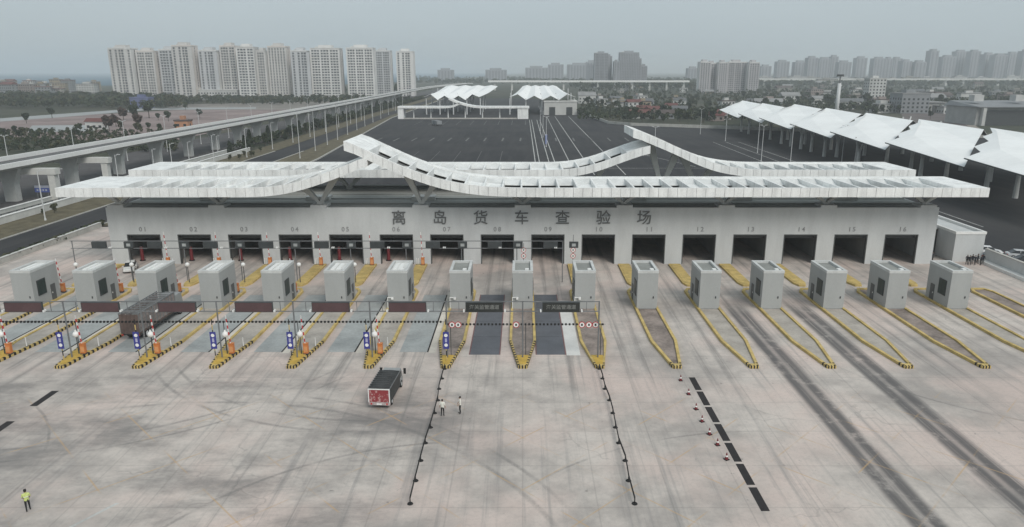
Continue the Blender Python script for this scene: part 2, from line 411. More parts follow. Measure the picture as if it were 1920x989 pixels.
# red rollers and drums just inside the left gates
for n in range(1, 7):
    gx = (n - 8.5) * LP - OW / 2 + .9
    t = thing('traffic_drum', 'dark red safety drum just inside gate %02d' % n, 'drum', (gx, HY + 2.2, .012), group='red drums inside the gates')
    MB().tube((0, 0, 0), (0, 0, .12), .5, .5, 12).build('base', m_black, t)
    MB().tube((0, 0, .12), (0, 0, 2.5), .3, .26, 12).build('body', m_drum, t)
    MB().tube((0, 0, 2.5), (0, 0, 2.6), .27, .2, 12).build('cap', m_dark, t)

# ---------------------------------------------------------------- canopy wings
def lerp(pr, x):
    for (x0, z0), (x1, z1) in zip(pr, pr[1:]):
        if x0 <= x <= x1: return z0 + (z1 - z0) * (x - x0) / (x1 - x0)
    return pr[0][1] if x < pr[0][0] else pr[-1][1]
def smooth(pr, x, d=1.6): return sum(lerp(pr, x + q * d / 2) for q in (-2, -1, 0, 1, 2)) / 5
TH = 1.5
def wing(name, label, prof, Y0, Y1, step=1.5, rib=3.0, plate=(0, 0)):
    xa, xb = prof[0][0], prof[-1][0]
    t = thing(name, label, 'canopy', ((xa + xb) / 2, (Y0 + Y1) / 2, smooth(prof, (xa + xb) / 2)), group=None)
    L = tuple(t.location); zf = lambda x: smooth(prof, x)
    n = max(4, int((xb - xa) / step)); xs = [xa + (xb - xa) * i / n for i in range(n + 1)]
    flat = None
    def local(mb): mb.v = [(a - L[0], b - L[1], c - L[2]) for a, b, c in mb.v]; return mb
    # fascia panels, front and rear, slightly uneven
    for y0, y1, nm in ((Y0, Y0 + .14, 'fascia_panel'), (Y1 - .14, Y1, 'rear_fascia_panel')):
        for a, c in zip(xs, xs[1:]):
            j = random.uniform(-.025, .025); za, zc = zf(a), zf(c)
            local(MB().hexa([(a + .03, y0 + j, za), (c - .03, y0 + j, zc), (c - .03, y1 + j, zc), (a + .03, y1 + j, za)],
                            [(a + .03, y0 + j, za + TH), (c - .03, y0 + j, zc + TH), (c - .03, y1 + j, zc + TH), (a + .03, y1 + j, za + TH)])).build(nm, m_white, t)
    def strip(mb, y0, y1, d0, d1, x0=xa, x1=xb):
        q = [x for x in xs if x0 < x < x1]; q = [x0] + q + [x1]
        for a, c in zip(q, q[1:]):
            za, zc = zf(a), zf(c)
            mb.hexa([(a, y0, za + d0), (c, y0, zc + d0), (c, y1, zc + d0), (a, y1, za + d0)], [(a, y0, za + d1), (c, y0, zc + d1), (c, y1, zc + d1), (a, y1, za + d1)])
        return mb
    B, BF = 1.5, .55
    local(strip(MB(), Y0 + .17, Y0 + BF, .04, TH - .03)).build('front_beam', m_white, t)
    local(strip(MB(), Y1 - B, Y1 - .17, .04, TH - .03)).build('rear_beam', m_white, t)
    pl, pr = plate
    for s, (x0, x1) in enumerate(((xa + .02, xa + .8 + pl), (xb - .8 - pr, xb - .02))):
        local(strip(MB(), Y0 + BF + .01, Y1 - B - .01, .05, TH - .04, x0, x1)).build('end_plate', m_white, t)
    ia, ib = xa + .8 + pl, xb - .8 - pr
    mb = MB(); q = [ia] + [x for x in xs if ia < x < ib] + [ib]
    for a, c in zip(q, q[1:]):      # tray rising towards the rear beam
        za, zc = zf(a), zf(c); ya, yb = Y0 + 8.9, Y1 - B
        mb.hexa([(a, ya, za + .46), (c, ya, zc + .46), (c, yb, zc + 1.22), (a, yb, za + 1.22)], [(a, ya, za + .54), (c, ya, zc + .54), (c, yb, zc + 1.34), (a, yb, za + 1.34)])
    local(mb).build('inner_deck', m_deckw, t)
    local(strip(MB(), Y0 + BF + .005, Y1 - B - .005, .06, .1, ia + .005, ib - .005)).build('shade_sheet', m_shade, t)  # added sheet: keeps the hall roof in shade and darkens the gaps
    # inner deck is raised to the back like a tray
    k = max(2, round((ib - ia) / rib))
    for i in range(1, k):
        x = ia + (ib - ia) * i / k; z = zf(x)
        if i % 6 in (0, 5):
            x2 = ia + (ib - ia) * (i + 1) / k
            if x2 <= ib: local(strip(MB(), Y0 + BF + .01, Y0 + 8.8, TH - 1.0, TH - .8, x + .15, x2 - .15)).build('cover_plate', m_white, t)
        local(MB().add([(x - .14, Y0 + BF, z + .1), (x + .14, Y0 + BF, z + .1), (x + .14, Y1 - B, z + .1), (x - .14, Y1 - B, z + .1),
                        (x - .14, Y0 + BF, z + TH - .05), (x + .14, Y0 + BF, z + TH - .05), (x + .14, Y1 - B, z + 1.35), (x - .14, Y1 - B, z + 1.35)],
                       [(3, 2, 1, 0), (4, 5, 6, 7), (0, 1, 5, 4), (1, 2, 6, 5), (2, 3, 7, 6), (3, 0, 4, 7)])).build('rib', m_white, t)
    return t, zf, local
FY0, FY1, RY0, RY1 = 114.2, 127.2, 136.0, 148.4
P_main = [(-28.2, 20.15), (-23, 17.7), (-18.7, 15.75), (-13.7, 14.0), (-9, 13.05), (-5, 12.65), (0, 12.5), (74.7, 12.5)]
P_left = [(-74.8, 12.5), (-43, 12.5), (-40, 12.7), (-37.2, 13.15), (-33.7, 14.1), (-29, 15.75), (-24.6, 17.6)]
P_rc = [(-74.6, 12.5), (7, 12.5), (11, 12.9), (15, 13.95), (19, 15.5), (24.0, 17.2)]
P_rr = [(20.6, 20.2), (28, 17.2), (33, 14.9), (37, 13.5), (42, 12.7), (46, 12.5), (74.4, 12.5)]
W1 = wing('canopy_roof', 'white front canopy wing with a raised tip above gate 05, running on past gate 16', P_main, FY0, FY1, plate=(3.0, 4.5))
W2 = wing('canopy_roof', 'white front canopy wing over gates 01 to 05 curving up under the raised tip', P_left, FY0, FY1, plate=(9.0, 1.0))
W3 = wing('canopy_roof', 'white rear canopy wing curving up at its end behind gate 11', P_rc, RY0, RY1, plate=(6.0, 3.5))
W4 = wing('canopy_roof', 'white rear canopy wing swooping down from its raised tip towards gate 16', P_rr, RY0, RY1, plate=(3.0, 4.5))
def vee(W, x, Y, spread, zb):
    t, zf, local = W
    mb = MB()
    for s in (-1, 1):
        xt = x + s * spread; zt = zf(xt) + .12
        mb.hexa([(x + s * .05 - .28, Y - .35, zb), (x + s * .05 + .28, Y - .35, zb), (x + s * .05 + .28, Y + .35, zb), (x + s * .05 - .28, Y + .35, zb)],
                [(xt - .75, Y - .55, zt), (xt + .75, Y - .55, zt), (xt + .75, Y + .55, zt), (xt - .75, Y + .55, zt)])
    mb.box(x - .5, x + .5, Y - .5, Y + .5, zb - .3, zb + .25)
    local(mb).build('support', m_conc, t)
for j in range(-4, 5):
    x = min(max(j * 2 * LP, -68.6), 68.4)
    vee(W1 if j >= -1 else W2, x, 121.2, 2.9, WT + .45)
    W = W3 if x < 22 else W4
    vee(W, x if j != 1 else 13.5, 142, 2.9, 9.75)
vee(W4, 27.5, 142, 2.6, 9.75)

# side annexe right of the hall
an = thing('annexe', 'low grey flat-roofed annexe beside gate 16 with a recessed roof tray', 'building', (75.5, 121, 0))
MB().box(74.6, 79.7, 121, 139, 0, 4.9).build('wall', m_wall, an, True)
MB().box(70.3, 74.58, 126.5, 139, 0, 4.6).build('gap_shade_wall', m_dark, an, True)  # dark colour paints the shade of the gap beside the hall
mb = MB()
mb.box(74.5, 79.8, 120.9, 121.3, 4.903, 5.35).box(79.4, 79.8, 121.3, 139, 4.903, 5.35).box(74.5, 74.9, 121.3, 139, 4.903, 5.35).box(74.9, 79.4, 138.6, 139, 4.903, 5.35)
mb.build('parapet', m_wht, an, True)
MB().box(70.4, 74.45, 126.4, 138.9, 4.62, 4.95).build('link_roof', m_wall, an, True)
# boundary wall and kerb to the right of it
bw = thing('boundary_wall', 'grey concrete wall running forward from the annexe beside parked cars', 'wall', (80.3, 104, 0))
MB().box(80.05, 80.5, 84, 121, 0, 2.3).build('wall', m_wall, bw, True)
MB().box(79.98, 80.57, 84, 121, 2.303, 2.42).build('coping', m_kerbc, bw, True)
MB().box(78.9, 80.04, 84, 121, .012, .5).build('kerb_step', m_wht, bw, True)
# left low hedge / fence along the apron
fw = thing('boundary_wall', 'low weathered wall along the roadside edge of the concrete apron', 'wall', (-89.6, 80, 0))
MB().box(-89.9, -89.5, 8, 150, 0, 1.0).build('wall', m_kerbc, fw, True)
MB().box(-89.98, -89.42, 8, 150, 1.003, 1.1).build('coping', m_conc, fw, True)

# long concrete walls left of the road
for x, h, lab in ((-113, 1.5, 'tall pale concrete barrier wall along the verge beside the road'), (-121, .95, 'lower pale concrete barrier wall beneath the viaduct side columns')):
    t = thing('barrier_wall', lab, 'wall', (x, 120, -.2))
    i = 0
    for y in range(-20, 300, 8):
        MB().box(x - .3, x + .3, y + .03, y + 7.97, -.2, h).build('panel', m_conc, t, True)
    MB().box(x - .4, x + .4, -20, 300, h + .003, h + .15).build('coping', m_wht, t, True)
rl = thing('railing', 'dark railing of short posts between the two concrete barrier walls', 'railing', (-117, 120, -.2))
for i in range(60): MB().box(-117.1, -116.9, 60 + i * 2.6, 60.2 + i * 2.6, -.4, .9).build('post', m_dark, rl, True)
MB().box(-117.08, -116.92, 58, 216, .9, 1.02).build('rail', m_dark, rl, True)

# ================================================================ TOLL ISLANDS, BOOTHS, LANES
def where(k):
    if k == -8: return 'outer pillar beside gate 01'
    if k == 8: return 'outer pillar beside gate 16'
    return 'pillar between gates %02d and %02d' % (k + 8, k + 9)
def ring_poly(h, tip, tw, y0, y1, ys):
    return [(-tw, y0), (tw, y0), (h, ys), (h, y1 - 1.4), (h * .6, y1), (-h * .6, y1), (-h, y1 - 1.4), (-h, ys)]
IY0, IY1 = 74.4, 104.4
apron = bpy.data.objects['apron']
def island(k):
    x = k * LP; left = k <= -2
    nose = 'striped nose' if k <= 0 else 'plain nose'
    fill = 'yellow-kerbed' if left else 'pale-filled yellow' if k in (3, 4, 5, 7) else 'soil-filled yellow'
    t = thing('toll_island', '%s lane island with %s facing the %s' % (fill, nose, where(k)), 'traffic island', (x, IY0, .012), group='lane islands before the hall')
    o = ring_poly(1.62, 0, .5, 0, IY1 - IY0, 8.0); i = ring_poly(1.28, 0, .28, .75, IY1 - IY0 - .45, 8.1)
    if k <= 1: i = ring_poly(1.3, 0, .75, 4.2 if left else 3.0, IY1 - IY0 - .45, 8.1)
    n = len(o); zk, zi = .32, .2
    vs = [(a, b, 0) for a, b in o] + [(a, b, zk) for a, b in o] + [(a, b, zk) for a, b in i] + [(a, b, 0) for a, b in i]
    fs = []
    for q in range(n):
        r = (q + 1) % n
        fs += [(q, r, n + r, n + q), (n + q, n + r, 2 * n + r, 2 * n + q), (2 * n + q, 2 * n + r, 3 * n + r, 3 * n + q)]
    kb = MB().add(vs, fs).build('kerb', m_yellow, t)
    MB().prism(i, .0, zi - (.06 if k > 1 else 0)).build('infill', m_pave if (left or k in (3, 4, 5, 7)) else m_soil, t)
    if k <= 1: MB().prism([(-.36, .55), (.36, .55), (.95 if left else .7, 4.6 if left else 3.2), (-.95 if left else -.7, 4.6 if left else 3.2)], zk + .003, zk + .03).build('nose_plate', m_nose, t)
    # black hazard bars on the kerb face, just proud of it
    bars = MB(); L = []
    def side(p, q, cnt):
        p, q = Vector(p), Vector(q); d = q - p
        nrm = Vector((d.y, -d.x)).normalized()
        for c in range(cnt):
            a = p + d * ((c + .2) / cnt); b = p + d * ((c + .65) / cnt)
            u = nrm * .012; w = nrm * -.22
            bars.add([(*(a + u), .01), (*(b + u), .01), (*(b + u), zk + .006), (*(a + u), zk + .006), (*(b + w), zk + .006), (*(a + w), zk + .006)], [(0, 1, 2, 3), (3, 2, 4, 5)])
    side((-.5, 0), (.5, 0), 3)
    if k <= 0:
        side((.5, 0), (1.62, 8), 11); side((-1.62, 8), (-.5, 0), 11)
    if k <= -6: side((1.62, 8), (1.62, 21), 18)
    elif k > 0: side((.5, 0), (.66, 1.2), 2); side((-.66, 1.2), (-.5, 0), 2)
    bars.build('hazard_bars', m_black, t, kind='stuff')
for k in range(-8, 9): island(k)
def rear_island(k):
    x = k * LP
    t = thing('rear_island', 'short solid yellow island at the %s' % where(k), 'traffic island', (x, 106, .012), group='short yellow islands before the gates')
    p = [(-.5, 0), (.5, 0), (.95, 1.4), (.95, 12.6), (-.95, 12.6), (-.95, 1.4)]
    MB().prism(p, 0, .3).build('kerb', m_yellow, t)
    MB().prism([(a * .72, b * .93 + .5) for a, b in p], .303, .34).build('top', m_yellow, t)
for k in list(range(-8, -1)) + list(range(1, 8)): rear_island(k)

# weigh plates let into the lanes
for n in range(1, 10):
    gx = (n - 8.5) * LP
    if n >= 8:
        x0, x1 = (-6.15, -2.75) if n == 8 else (1.65, 4.95)
        t = thing('weigh_plate', 'dark slate weighing plate with red edges in the lane of gate %02d' % n, 'weighbridge', ((x0 + x1) / 2, 90, .014), group='slate weighing plates')
        MB().box(x0, x1, 78.5, 101.8, .014, .03).build('deck', m_plated, t, True)
        for x in (x0 - .13, x1 + .01): MB().box(x, x + .12, 78.5, 101.8, .014, .05).build('red_edge', M('faded_red', (.20, .10, .10), .7, .2, 1), t, True)
        for y in (84.3, 90.1, 95.9): MB().box(x0, x1, y, y + .05, .0305, .034).build('joint', m_black, t, True)
    else:
        t = thing('weigh_plate', 'pale blue-grey steel weighing plate in the lane of gate %02d' % n, 'weighbridge', (gx, 91, .014), group='blue-grey weighing plates')
        for i in range(4):
            y0 = 79.3 + i * 5.6
            MB().box(gx - 1.6, gx + 1.6, y0 + .02, y0 + 5.56, .014, .03 + .003 * (i % 2)).build('deck_plate', m_plate, t, True)
        MB().box(gx + 1.62, gx + 1.78, 79.3, 101.7, .014, .045).build('drain', m_black, t, True)
patch = MB().box(5.15, 6.75, 78.3, 99, .0125, .018).build('fresh_concrete_patch', M('fresh_concrete', (.62, .61, .585), .8, .1, .4), apron)
m_chan = M('worn_lane_concrete', (.60, .555, .49), .85, .2, .3)
for n in range(1, 8):
    gx = (n - 8.5) * LP
    MB().box(gx + 1.8, gx + 2.62, 79.0, 103, .0125, .017).build('worn_lane_strip', m_chan, apron)
m_patchd = M('asphalt_patch', (.028, .025, .026), .9, .25, 1)
for i in range(7):
    y1 = 72.05 - i * 3.55
    MB().box(17.95, 18.62, y1 - 3.2, y1, .013, .019).build('asphalt_patch', m_patchd, apron)
for (x, y) in ((-48.4, 66.9), (-48.4, 60.2)): MB().box(x - .38, x + .38, y - 1.75, y + 1.75, .013, .019).build('asphalt_patch', m_patchd, apron)
MB().add([(-33.2, 45.2, .016), (-32.9, 45.2, .016), (-30.9, 48.6, .016), (-31.2, 48.6, .016)], [(0, 1, 2, 3)]).build('painted_line', m_line, apron)

# booths
def booth(k):
    x = k * LP; w = 1.4; d = 5.6; h = 5.1
    t = thing('lane_booth', 'grey box booth in line with the %s' % where(k), 'booth', (x, 94.8, .2), group='grey lane booths')
    wl = MB().box(-w, w, 0, d, 0, h).build('wall', m_booth, t)
    mb = MB(); T = .34
    mb.box(-w - .03, w + .03, -.03, T, h + .002, h + .36).box(-w - .03, w + .03, d - T, d + .03, h + .002, h + .36)
    mb.box(-w - .03, -w + T, T, d - T, h + .002, h + .36).box(w - T, w + .03, T, d - T, h + .002, h + .36)
    mb.build('parapet', m_booth_roof, t)
    rt = MB().box(-w + T + .01, w - T - .01, T + .01, d - T - .01, h + .003, h + .06).build('roof_tray', m_roofdk if k > -2 else m_deckw, t)
    MB().box(.35, .85, .6, 1.2, h + .06, h + .4).build('roof_vent', m_wht, rt)
    if k <= -2:
        for i in range(2): MB().box(-.8 + i * .75, -.3 + i * .75, 1.3, 4.6, h + .06, h + .22).build('air_unit', m_wht, rt)
    for s in (-1, 1):
        f = MB().box(s * (w + .02) - .05, s * (w + .02) + .05, .9, 2.7, 1.55, 3.75).build('window', m_dark, t)
        MB().box(s * (w + .075) - .012, s * (w + .075) + .012, 1.02, 1.76, 1.67, 3.63).build('pane', m_glass, f)
        MB().box(s * (w + .075) - .012, s * (w + .075) + .012, 1.84, 2.58, 1.67, 3.63).build('pane', m_glass, f)
        dr = MB().box(s * (w + .02) - .035, s * (w + .02) + .035, 3.6, 4.6, .02, 2.4).build('door', M('booth_door', (.10, .105, .105), .5, .1, 1), t)
        MB().box(s * (w + .09) - .03, s * (w + .09) + .03, 3.75, 3.82, 1.1, 1.3).build('handle', m_wht, dr)
    MB().box(.75, .9, -.06, -.005, 1.5, 1.8).build('call_box', m_dark, t)
    if -2 <= k <= 1:
        mb = MB().tube((-w - .02, -.25, 0), (-w - .02, -.25, 1.7), .05, .05, 6).bar((-w - .05, -.25, 1.7), (-w + .75, -.25, 1.7), .08, .1)
        mb.box(-w + .5, -w + .8, -.42, -.08, 1.45, 1.75); mb.build('camera_arm', m_wht, t)
for k in range(-8, 8): booth(k)

# barrier gates: orange cabinet, raised striped boom
def barrier(label, loc, lean, group, blen=3.6):
    t = thing('barrier_gate', label, 'barrier', loc, group=group)
    MB().box(-.32, .32, -.25, .25, 0, .12).build('base', m_dark, t)
    cb = MB().box(-.27, .27, -.2, .2, .12, 1.25).build('cabinet', m_orange, t)
    MB().box(-.2, .2, -.215, -.2005, .3, .95).build('access_panel', M('cabinet_panel', (.62, .30, .13), .5, .1, 2), cb)
    MB().box(-.3, .3, -.23, .23, 1.253, 1.33).build('lid', m_orange, t)
    mb = MB().bar((-.05, -.02, 1.1), (lean - .05, -.02, 1.1 + blen), .09, .11, up=(0, 1, 0)); mr = []
    for i in range(9):
        a = Vector((lean * i / 9 - .05, -.02, 1.1 + blen * i / 9)); c = Vector((lean * (i + 1) / 9 - .05, -.02, 1.1 + blen * (i + 1) / 9))
        if i % 2: mr.append(MB().bar(a, c, .1, .12, up=(0, 1, 0)))
    bo = mb.build('boom', m_wht, t)
    for q in mr: q.build('red_band', m_red, bo)
    MB().box(-.17, .07, -.14, .1, 1.0, 1.25).build('boom_clamp', m_dark, t)
    return t
def guard_post(label, loc, group):
    t = thing('guard_post', label, 'bollard', loc, group=group)
    MB().tube((0, 0, 0), (0, 0, .06), .13, .13, 8).build('base', m_dark, t)
    MB().tube((0, 0, .06), (0, 0, 1.15), .055, .055, 8).build('post', m_wht, t)
    return t
for k in range(-7, -1):
    x = k * LP
    barrier('orange barrier on the island nose before the %s' % where(k), (x + .72, 78.0, .33), -.25, 'orange barriers on the island noses')
    guard_post('thin white post behind the nose barrier before the %s' % where(k), (x + 1.15, 80.3, .33), 'white posts behind the orange barriers')
for k in range(-8, -3):
    x = k * LP
    barrier('orange barrier just behind the booth before the %s' % where(k), (x + .6, 102.3, .33), -.35, 'orange barriers behind the booths', 4.0)
for k in range(-7, -1):
    x = k * LP
    barrier('orange barrier with tall boom against the %s' % where(k), (x + .35, 117.6, .33), -.15, 'orange barriers against the hall pillars', 4.6)
    for i in range(3):
        guard_post('white guard post beside the barrier against the %s' % where(k), (x - .7 + i * .3, 117.9, .33), 'guard posts before the hall pillars')

# blue lane signs and white dome cameras
for k in list(range(-7, 0)):
    x = k * LP - (.3 if k < -1 else 0)
    t = thing('lane_sign', 'tall blue lane sign on a banded post before the %s' % where(k), 'sign', (x, 75.9, .33), group='blue lane signs')
    for i in range(8): MB().tube((0, 0, i * .62), (0, 0, (i + 1) * .62), .055, .055, 8).build('post_band', m_black if i % 2 else m_yellow, t)
    bd = MB().box(-.33, .33, -.13, -.056, 1.5, 3.5).build('board', m_blue, t)
    for z in (3.1, 1.95):
        MB().tube((0, -.142, z), (0, -.131, z), .2, .2, 14).build('disc', m_wht, bd)
    MB().box(-.12, .12, -.142, -.131, 2.3, 2.75).build('arrow', M('sign_pale', (.4, .4, .55), .5, .1, 1), bd)
    if k < -1:
        t = thing('dome_camera', 'white round camera head on a post before the %s' % where(k), 'camera', (k * LP + .15, 78.0, .33), group='white dome cameras')
        MB().tube((0, 0, 0), (0, 0, 2.2), .07, .05, 8).build('post', m_dark, t)
        MB().ball((0, 0, 2.4), .36, 10, 8).build('dome', m_wht, t, smooth=True)
        MB().tube((0, 0, 2.68), (0, 0, 2.95), .16, .07, 8).build('cap', m_wht, t)

for k in range(-8, -2):
    t = thing('dome_camera', 'white round camera head on the short island at the %s' % where(k), 'camera', (k * LP - .1, 107.2, .3), group='white dome cameras on the short islands')
    MB().tube((0, 0, 0), (0, 0, 2.7), .07, .05, 8).build('post', m_dark, t)
    MB().ball((0, 0, 2.9), .34, 10, 8).build('dome', m_wht, t, smooth=True)

# front gantry
GY = 76.9
gt = thing('gantry', 'front overhead sign gantry of grey posts and two long rails across nine lanes', 'gantry', (0, GY, .33))
for k in range(-8, 2):
    MB().tube((k * LP, GY, .33), (k * LP, GY, 7.1), .085, .085, 8).build('post', m_post, gt, True)
for z in (5.9, 7.05): MB().box(-8 * LP, LP, GY - .05, GY + .05, z - .05, z + .05).build('rail', m_post, gt, True)
for k in range(-8, 1):
    for i in (1, 5): MB().box((k + i / 6) * LP - .03, (k + i / 6) * LP + .03, GY - .04, GY + .04, 5.95, 7.0).build('stay', m_post, gt, True)
    for i, s in ((.235, -1), (.77, 1)):
        cx_ = (k + i) * LP
        MB().box(cx_ - .08, cx_ + .08, GY - .55, GY - .1, 5.98, 6.18).build('camera', m_wht, gt, True)
for k in range(-8, 1):
    n = k + 9; xc = (k + .5) * LP
    if n <= 7:
        t = thing('display_board', 'unlit dark red display board above the lane of gate %02d' % n, 'display board', (xc, GY - .3, 5.95), group='dark red display boards')
        MB().box(xc - 2.05, xc + 2.05, GY - .32, GY - .07, 5.95, 7.0).build('panel', m_ledr, t, True)
    else:
        t = thing('display_board', 'black lettered display board above the lane of gate %02d' % n, 'display board', (xc, GY - .3, 5.95), group='black lettered display boards')
        MB().box(xc - 2.05, xc + 2.05, GY - .32, GY - .07, 5.95, 7.0).build('panel', m_ledk, t, True)
        letters('海关监管通道', .56, .02, m_glyph, 'lettering', t, (0, -.035, .52), .008)
    mb = MB()
    for a, c, d, e in ((-2.1, 2.1, 5.9, 5.948), (-2.1, 2.1, 7.002, 7.05), (-2.1, -2.052, 5.948, 7.002), (2.052, 2.1, 5.948, 7.002)): mb.box(xc + a, xc + c, GY - .34, GY - .06, d, e)
    mb.build('frame', m_dark, t, True)
# height cable with dark bobbins
for (a, c, z, y) in ((-8.2, -1.05, 3.9, 79.0), (-1.0, 1.1, 4.1, 77.6)):
    t = thing('warning_cable', 'cable threaded with dark bobbins strung %s' % ('across the lanes of gates 01 to 07' if a < -2 else 'across the two slate plate lanes'), 'cable', (a * LP, y, z))
    MB().box(a * LP, c * LP, y - .015, y + .015, z - .015, z + .015).build('wire', m_dark, t, True)
    mb = MB(); n = int((c - a) * LP / .42)
    for i in range(n): mb.box(a * LP + .42 * i, a * LP + .42 * i + .2, y - .09, y + .09, z - .1, z + .1)
    mb.build('bobbins', m_black, t, True, kind='stuff')
    for k in ([-8, -7, -6, -5, -4, -3, -2, -1] if a < -2 else [-1, 0, 1]):
        MB().tube((k * LP - (.35 if a < -2 else -.35), y, .33), (k * LP - (.35 if a < -2 else -.35), y, z + .12), .045, .045, 6).build('stanchion', m_dark, t, True)
for dx, lab in ((-8.05, 'first round red-rimmed sign hung near the pillar line of gates 07 and 08'), (-7.35, 'second round red-rimmed sign hung near the pillar line of gates 07 and 08'), (-.75, 'single round red-rimmed sign hung on the cable before gates 08 and 09'),
                (6.75, 'first of three round red-rimmed signs hung before gate 10'), (7.55, 'middle of three round red-rimmed signs hung before gate 10'), (8.3, 'last of three round red-rimmed signs hung before gate 10')):
    t = thing('round_sign', lab, 'sign', (dx, 77.45, 4.1), group='round red-rimmed signs')
    MB().tube((0, -.03, 0), (0, .03, 0), .37, .37, 18).build('rim', m_red, t)
    MB().tube((0, -.045, 0), (0, -.031, 0), .29, .29, 18).build('face', m_wht, t)
    MB().box(-.1, .1, -.056, -.046, -.13, .13).build('figure', m_dark, t)
    MB().box(-.02, .02, -.02, .02, .36, .45).build('hanger', m_dark, t)

# rear gantry
GY2 = 108.4
gt = thing('gantry', 'rear overhead gantry of thin rails and small boxes just in front of the hall', 'gantry', (-30, GY2, 0))
for z in (5.5, 6.65): MB().box(-70, 6.3, GY2 - .05, GY2 + .05, z - .05, z + .05).build('rail', m_post, gt, True)
for k in range(-8, 1): MB().tube((k * LP - .9, GY2, .02), (k * LP - .9, GY2, 6.7), .075, .075, 8).build('post', m_post, gt, True)
MB().tube((6.2, GY2, .02), (6.2, GY2, 6.7), .075, .075, 8).build('post', m_post, gt, True)
for n in range(1, 10):
    gx = (n - 8.5) * LP
    bx = MB().box(gx - 2.1 + (n > 7) * 1.0, gx + .1 + (n > 7) * 1.0, GY2 - .25, GY2 + .1, 5.6, 6.55).build('display_box', m_dark, gt, True)
    MB().box(gx + 2.9, gx + 4.3, GY2 - .25, GY2 + .1, 5.6, 6.55).build('signal_box', m_dark, gt, True)
    MB().box(gx + 3.3, gx + 3.9, GY2 - .262, GY2 - .251, 5.85, 6.3).build('signal_face', m_plate, gt, True)
    for d in (.6, .85): MB().box(gx + d, gx + d + .16, GY2 - .5, GY2 - .08, 5.6, 5.78).build('camera', m_wht, gt, True)
for x in (0.15, 8.15):
    t = thing('round_sign_post', 'slim post with two round signs before the %s' % where(round(x / LP)), 'sign', (x, 113, .012), group='twin round sign posts')
    MB().tube((0, 0, 0), (0, 0, 5.2 if x < 1 else 6.6), .05, .05, 8).build('post', m_post, t)
    for z in (3.1, 4.1):
        rm = MB().tube((0, -.1, z), (0, -.055, z), .42, .42, 16).build('rim', m_red, t)
        MB().tube((0, -.115, z), (0, -.101, z), .33, .33, 16).build('face', m_wht, rm)
        MB().box(-.12, .12, -.13, -.116, z - .1, z + .1).build('figure', m_dark, rm)

# rope barrier lines and cones on the open apron
for x, lab, sx in ((-8.6, 'black belt barrier line running out from the island before gates 07 and 08', 1), (8.6, 'black belt barrier line running out from the island before gates 09 and 10', 1)):
    t = thing('belt_barrier', lab, 'barrier', (x, 74.3, .012), group='black belt barrier lines')
    ys = [0, -2.6, -5.2, -7.9, -10.7, -13.6, -16.5, -19.5, -22.6, -25.8]
    jx = [random.uniform(-.12, .12) for _ in ys]
    for i, y in enumerate(ys):
        p = MB().tube((jx[i], y, .05), (jx[i], y, .62), .05, .04, 8).build('post', m_black, t)
        MB().tube((jx[i], y, 0), (jx[i], y, .06), .24, .2, 10).build('foot', m_black, p)
        if i: MB().bar((jx[i - 1], ys[i - 1], .5), (jx[i], y, .5), .07, .2).build('belt', m_black, t)
cone = None
for (px, py) in ((1276, 714), (1291, 740), (1305, 768), (1316, 791), (1330, 815), (1345, 835), (1362, 862)):
    p = onz(px, py, .012)
    if cone is None:
        cone = thing('traffic_cone', 'small red and white cone in the row beside the dark asphalt patches', 'cone', p, group='cones beside the asphalt patches')
        MB().box(-.2, .2, -.2, .2, 0, .05).build('base', m_black, cone)
        for z0, z1, m_, nm in ((.05, .28, m_drum, 'cone_body'), (.28, .42, m_wht, 'white_band'), (.42, .66, m_drum, 'cone_tip')):
            f = lambda z: .17 * (1 - z / .8)
            MB().tube((0, 0, z0), (0, 0, z1), f(z0), f(z1), 10).build(nm, m_, cone)
        index_kids(cone)
    else: copy_tree(cone, p, random.uniform(0, 1))

